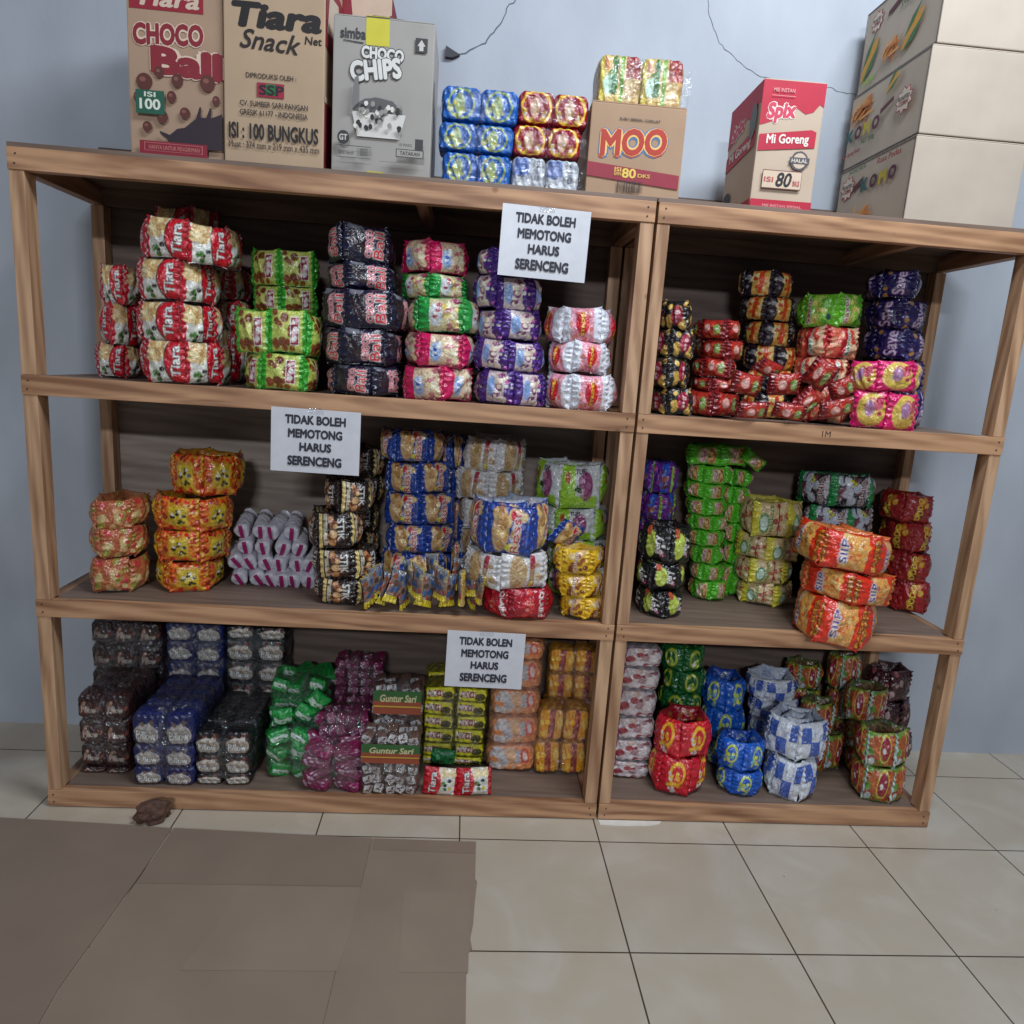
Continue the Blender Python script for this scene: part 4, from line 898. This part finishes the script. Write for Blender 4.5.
# ------------------------------------------------------------------ middle-right shelf
stack('purpblue', 'purple and blue packet', 'behind the black lime-disc stack', .25, Z2, [(638, 678, 585), (638, 678, 555), (638, 678, 524), (640, 678, 494), (642, 679, 463)], .1, .14)
stack('blacklime', 'black lime-disc packet', 'right of the middle post, middle shelf', .06, Z2, [(638, 686, 592), (638, 688, 566), (640, 694, 529)], .12, .17, True)
stack('greenbis', 'bright green biscuit packet', 'tall green stack of nine', .25, Z2, [(688, 728, 583), (690, 726, 566), (690, 726, 548), (684, 724, 532), (686, 730, 517), (686, 730, 500), (683, 728, 484), (684, 734, 466), (682, 752, 446)], .12, .13)
stack('greenbis', 'bright green biscuit packet', 'narrow stack behind the beige packets', .32, Z2, [(722, 744, 565), (722, 744, 545), (724, 746, 525), (724, 746, 505), (726, 748, 487), (726, 750, 470)], .1, .09)
loose('greenbis', 'single bright green packet sticking out of the top of the tall green stack', 753, 460, .27, .085, .045, (.3, .55, .2), var=2)
stack('beige', 'beige and yellow cracker packet', 'middle right shelf', .22, Z2, [(734, 796, 586), (735, 800, 562), (736, 804, 538), (738, 808, 503, {'sw': .1})], .12, .17, True)
stack('cow', 'green black-spotted packet', 'behind the leaning orange stack', .24, Z2, [(800, 872, 570), (800, 874, 540), (800, 878, 508), (799, 884, 476)], .15, .17, True)
stack('redgold', 'dark red gold-lettered packet', 'far right of the middle shelf', .2, Z2, [(886, 935, 585), (886, 935, 555), (884, 935, 525), (882, 935, 497)], .1, .2)
# orange stack leaning over the edge
stack('orangering', 'orange packet', 'stack leaning over the middle shelf\'s front edge', -.1, Z2 + .012, [(797, 886, 607, {'zb': Z2 - .014, 'ry': .11, 'D': .22}), (799, 900, 577, {'ry': .13}), (795, 900, 539, {'ry': .13, 'inner': True, 'D': .26})], .15, .25, True)

# ------------------------------------------------------------------ lower-left shelf
def bundle(design, topc, label, xl, xr, rows_px, Yf, zb, nx, ny, dep, wrap=True, group=None, name='packet_bundle', rz=0, part='packet', cat='snack pack'):
    """bricks of packets in nx columns, ny deep, one row per front-edge pixel"""
    ymid = rows_px[0]; A, B = PY(xl, ymid, Yf)[0], PY(xr, ymid, Yf)[0]
    w_ = B - A; cx = (A + B) / 2
    r_ = empty(name, (cx, Yf + ny * dep / 2, zb), label, cat, group, (0, 0, rz))
    z = 0; me = brick_me(design, topc); rnd = random.Random(hash_(label))
    for k, yt in enumerate(rows_px):
        zt = PY((xl + xr) / 2, yt, Yf)[2] - zb; H = max(zt - z, .02)
        for j in range(ny):
            for i in range(nx):
                if k < len(rows_px) - 1 and 0 < j and ny > 2 and 0 < i < nx - 1: continue
                o = link(part, me, r_, (-w_ / 2 + w_ * (i + .5) / nx + rnd.uniform(-.002, .002), (j + .5 - ny / 2) * dep, z + H / 2))
                o.scale = (w_ / nx * 1.0, dep * 1.0, H * 1.01); o.rotation_euler = (rnd.uniform(-.05, .05), rnd.uniform(-.07, .07), rnd.uniform(-.06, .06))
        z += H
    if wrap: link('clear_wrap', bag_me(w_ * 1.02, ny * dep * 1.01, z * 1.0, hash_(label), 12, 6), r_, (0, 0, z / 2 + .001))
    return r_
bundle('bluepillow', (34, 44, 104), 'clear-wrapped bundle of blue packets at the front of the bottom shelf', 132, 194, [767, 746, 714], .035, Z1, 2, 4, .07)
bundle('blackpillow', (26, 26, 30), 'clear-wrapped bundle of black packets at the front of the bottom shelf', 194, 251, [774, 755, 732], .045, Z1, 2, 4, .07)
bundle('bluepillow', (24, 50, 130), 'bundle of blue packets at the back, piled high behind the front blue bundle', 168, 224, [760, 735, 710, 685, 662, 642, 622], .33, Z1, 2, 1, .09)
bundle('blackpillow', (26, 26, 30), 'bundle of black packets at the back, left of the green bag', 226, 286, [760, 735, 710, 682, 662, 640, 626], .33, Z1, 2, 1, .09)
bundle('bronze', (60, 34, 36), 'bundle of dark maroon packets piled at the photo\'s left edge of the bottom shelf', 96, 164, [770, 745, 720, 695, 670, 645, 622], .33, Z1, 3, 1, .08)
bundle('bronze', (70, 40, 40), 'short bundle of maroon and orange packets at the photo\'s left edge in front', 80, 130, [770, 745, 720, 695], .09, Z1, 2, 3, .07)

def clear_bag(label, design, topc, xl, xr, yt, yb, Yf, D, n, size, name='sweet_bag', header=None, group=None, zb=None, seed=1, wrapk=1.0, cat='snack bag', tilt=0):
    rnd = random.Random(seed)
    A, B = PY(xl, (yt + yb) / 2, Yf)[0], PY(xr, (yt + yb) / 2, Yf)[0]
    z0 = PY((xl + xr) / 2, yb, Yf)[2] if zb is None else zb; z1 = PY((xl + xr) / 2, yt, Yf)[2]
    w_, h_ = B - A, z1 - z0
    r_ = empty(name, ((A + B) / 2, Yf + D / 2, z0), label, cat, group, (tilt, 0, 0))
    nz_ = max(1, int(h_ / size[2])); nx_ = max(1, int(w_ / size[0])); ny_ = max(1, int(D / size[1]))
    me = brick_me(design, topc)
    for k in range(nz_):
        for i in range(nx_):
            for j in range(ny_):
                if j > 0 and k < nz_ - 1: continue
                o = link('sweet', me, r_, (-w_ / 2 + w_ * (i + .5) / nx_ + rnd.uniform(-.3, .3) * size[0] * .3, -D / 2 + D * (j + .5) / ny_, h_ * (k + .5) / nz_))
                o.scale = (w_ / nx_ * .95, D / ny_ * .9, h_ / nz_ * .95)
                o.rotation_euler = (rnd.uniform(-.4, .4), rnd.uniform(-.5, .5), rnd.uniform(-.5, .5))
    link('clear_wrap', bag_me(w_ * 1.05 * wrapk, D * 1.05, h_ * 1.04, seed, 12, 4), r_, (0, 0, h_ / 2 + .003))
    if header:
        hz, hh = header
        F = Face(r_, (-w_ / 2, -D / 2 - .004, hz), (1, 0, 0), (0, 0, 1), w_, hh)
        F.p = F.rect(0, 0, 1, 1, (150, 74, 50), 'header_card'); F.rect(0, .55, 1, 1, (52, 100, 50), 'green_band'); F.text('Guntur Sari', .14, .52, .9, .84, (206, 196, 150), .03, .2); F.rect(0, .3, 1, .36, (200, 160, 60), 'yellow_line')
    return r_
clear_bag('clear bag of green and white sweets behind, slumped beside the black bundle', 'greencandy', (24, 140, 60), 268, 326, 682, 740, .17, .16, 0, (.055, .06, .045), seed=3, zb=Z1)
clear_bag('clear bag of green and white sweets at the front beside the black bundle', 'greencandy', (24, 150, 62), 264, 312, 734, 779, .09, .08, 0, (.05, .05, .045), seed=5, zb=Z1)
for k, (px, py, a) in enumerate(((318, 700, .7), (305, 712, .5), (283, 716, -.1), (300, 748, .3))):
    loose('greencandy', ['green and white sweet packet on top of the green bag, furthest right', 'green and white sweet packet on the green bag, next to the furthest right', 'green and white sweet packet standing at the left of the green bag', 'green and white sweet packet lying flat between the two green bags'][k], px, py, .13 - .02 * (k == 3), .06, .06, (.3, a, .2), var=k % 3)
clear_bag('clear pack of magenta and white sweets, upper rear one against the back panel', 'magcandy', (130, 30, 80), 334, 382, 662, 706, .26, .1, 0, (.035, .05, .03), seed=7)
clear_bag('clear pack of magenta sweets below the upper rear magenta pack', 'magcandy', (110, 24, 70), 330, 384, 706, 760, .24, .1, 0, (.035, .05, .03), seed=8, zb=Z1)
clear_bag('clear pack of magenta and white sweets stacked on the flat magenta bag', 'magcandy', (130, 30, 80), 316, 368, 716, 750, .1, .1, 0, (.03, .05, .03), seed=9)
clear_bag('flat clear bag of long magenta sweets at the front edge', 'magcandy', (150, 34, 90), 300, 362, 750, 795, .025, .12, 0, (.07, .05, .028), seed=10, zb=Z1)
clear_bag('clear bag of white sweets with brown-green header card, upper of two', 'whitecandy', (120, 90, 80), 373, 421, 686, 738, .10, .1, 0, (.03, .045, .03), seed=12, header=(.08, .075))
clear_bag('clear bag of white sweets with brown-green header card, lower of two', 'whitecandy', (120, 90, 80), 361, 419, 736, 798, .015, .09, 0, (.03, .04, .03), seed=14, zb=Z1, header=(.105, .06))
bundle('mixi', (150, 144, 40), 'tall block of yellow packets beside the white sweet bags', 421, 484, [757, 744, 730, 716, 702, 688], .19, Z1, 2, 2, .11)
loose('crinkle', 'crumpled green foil packet under the yellow block', 443, 756, .16, .075, .06, (.3, .1, 0), var=1)
for k, px in enumerate((441, 474)):
    loose('tiaraleft', ['left', 'right'][k] + ' of two single red and white packets lying on the bottom shelf', px, 781, .04, .104, .088, (-.15, .06 - .1 * k, .06 * k), 'single red and white packets on the bottom shelf', var=k)
bundle('orwhite', (222, 150, 110), 'clear-wrapped block of orange and white packets right of the lowest sign', 489, 538, [745, 716, 690, 660, 640], .16, Z1, 1, 2, .09, rz=-.04)
bundle('orbrown', (214, 150, 60), 'clear-wrapped block of orange and maroon packets beside the middle post, rear pile', 542, 594, [750, 725, 700, 674, 650], .24, Z1, 2, 1, .09)
bundle('orbrown', (214, 150, 60), 'clear-wrapped block of orange and maroon packets beside the middle post, front pile', 536, 588, [742, 709], .15, Z1, 2, 1, .085)

# ------------------------------------------------------------------ lower-right shelf
bundle('silverwhite', (190, 180, 186), 'pile of silvery white and maroon packets against the middle post', 612, 652, [762, 740, 718, 690, 668, 648], .14, Z1, 1, 2, .09, wrap=False)
stack('greenban', 'dark green packet', 'behind the red coils, bottom shelf', .2, Z1, [(658, 704, 745), (658, 704, 718), (658, 704, 697), (660, 706, 674), (660, 707, 650)], .12, .15, True)
stack('redban', 'red and yellow packet', 'front of the bottom right shelf', .035, Z1, [(650, 712, 762), (653, 714, 726)], .13, .17, True)
stack('blueban', 'blue and yellow packet', 'rear blue stack, bottom shelf', .19, Z1, [(702, 748, 745), (702, 749, 715), (702, 750, 684)], .14, .16, True)
stack('blueban', 'blue and yellow packet', 'front blue pair, bottom shelf', .045, Z1, [(714, 764, 775), (714, 768, 747)], .13, .14, True)
stack('check', 'white and blue checked packet', 'rear checked stack, bottom shelf', .2, Z1, [(748, 796, 750), (748, 798, 725), (746, 800, 705), (745, 800, 682)], .13, .16, True)
stack('check', 'white and blue checked packet', 'front checked pair, bottom shelf', .02, Z1, [(766, 824, 764), (764, 832, 726)], .14, .17, True)
N_ = 'green and orange packet'
stack('noodle', N_, 'back stack nearest the checked packets', .3, Z1, [(784, 824, 745), (784, 824, 718), (786, 824, 692), (784, 824, 668)], .09, .12, True)
stack('noodle', N_, 'back stack furthest from the checked packets', .29, Z1, [(826, 864, 750), (826, 864, 722), (826, 864, 692), (826, 863, 658)], .1, .12, True)
stack('noodle', N_, 'low pair right of the checked packets', .2, Z1, [(802, 846, 738), (800, 842, 706)], .09, .09, True)
stack('noodle', N_, 'stack just behind the frontmost green-orange pair', .17, Z1, [(846, 890, 755), (846, 890, 725), (845, 892, 692)], .1, .12, True)
stack('noodle', N_, 'front pair at the photo\'s right edge', .03, Z1, [(853, 912, 770), (854, 914, 736)], .105, .13, True)
stack('darkred', 'dark maroon packet', 'far right back of the bottom shelf', .28, Z1, [(868, 915, 740), (868, 915, 705), (866, 915, 674)], .1, .14, True)

# ------------------------------------------------------------------ floor things
CB = plain('flattened_card', (150, 131, 114), .8, .07, 5, bump=.08)
CB2 = plain('flattened_card_dark', (143, 124, 108), .8, .07, 5, bump=.08)
CB3 = plain('flattened_card_light', (153, 134, 117), .8, .07, 5, bump=.08)
def sheet(name, label, px, z0, z1, mat, parent=None):
    pts = [tuple(PZ(x, y, 0)[:2]) for x, y in px]
    o = link(name, prism_me(name, pts, z0, z1, mat), parent)
    if label: tag(o, label, 'cardboard', 'flattened cardboard sheets on the floor')
    return o
sheet('cardboard_sheet', 'flattened cardboard sheet at the left edge of the floor covering', [(-120, 812), (128, 826), (172, 829.5), (136.5, 881), (58.5, 990), (10.5, 1075), (-250, 1075)], .001, .004, CB2)
b = sheet('cardboard_sheet', 'widest flattened cardboard sheet in the middle of the floor covering', [(173.5, 829.5), (372, 839.5), (368, 856), (351, 930), (335, 975), (311, 1075), (12, 1075), (60, 990), (138, 881)], .001, .004, CB)
sheet('folded_flap', None, [(174, 830), (371, 840), (368, 856), (361, 888), (136, 885)], .0043, .0062, CB2, b)
sheet('raised_panel', None, [(240, 888), (361, 889), (351, 930), (337, 973), (180, 972), (216, 930)], .0043, .0052, CB3, b)
c_ = sheet('cardboard_sheet', 'flattened cardboard sheet on the right with a torn right edge, beside bare tiles', [(372, 839.6), (476, 843), (475, 880), (477, 883), (475, 900), (473, 925), (470, 940), (472, 950), (467, 955), (466, 985), (465, 1075), (311.6, 1075), (335.5, 975), (351, 930), (361, 888), (368.5, 857)], .001, .004, CB)
sheet('folded_flap', None, [(375, 840), (475.5, 843.5), (474.5, 855), (372, 851)], .0043, .0055, CB2, c_)
sheet('folded_flap', None, [(404, 893), (470, 894), (468, 974), (398, 974)], .0043, .0049, CB3, c_)
# crumpled scrap by the shelf
def scrap():
    bm = bmesh.new(); bmesh.ops.create_icosphere(bm, subdivisions=4, radius=.028); rs = np.random.RandomState(5)
    K_ = [(rs.uniform(-90, 90, 3), rs.uniform(0, 6)) for _ in range(9)]
    for v in bm.verts:
        q = np.array(v.co); f = 1 + sum(.16 * abs(math.sin(float(k @ q) * 1.5 + p)) for k, p in K_) - .85
        v.co = (q[0] * f * 1.5, q[1] * f * .9, max(q[2] * f * 1.2, -.028))
    me = bpy.data.meshes.new('crumpled_paper'); bm.to_mesh(me); bm.free(); me.materials.append(plain('brown_paper', (92, 64, 52), .75, .4, 60)); return me
P = PZ(158, 815, 0)
tag(link('crumpled_paper', scrap(), None, (P[0], -.055, .0285), (0, 0, .3)), 'small crumpled brown paper scrap on the floor before the shelf\'s left part', 'paper scrap')
pts = [tuple(PZ(x, y, 0)[:2]) for x, y in ((598, 820.5), (600, 825), (625, 826.5), (650, 826), (659, 824.5), (661, 822))]
tag(link('folded_paper', prism_me('folded_paper', pts, .0005, .0029, ink((236, 232, 224))), None), 'thin strip of folded white paper under the right shelf unit\'s corner', 'paper')
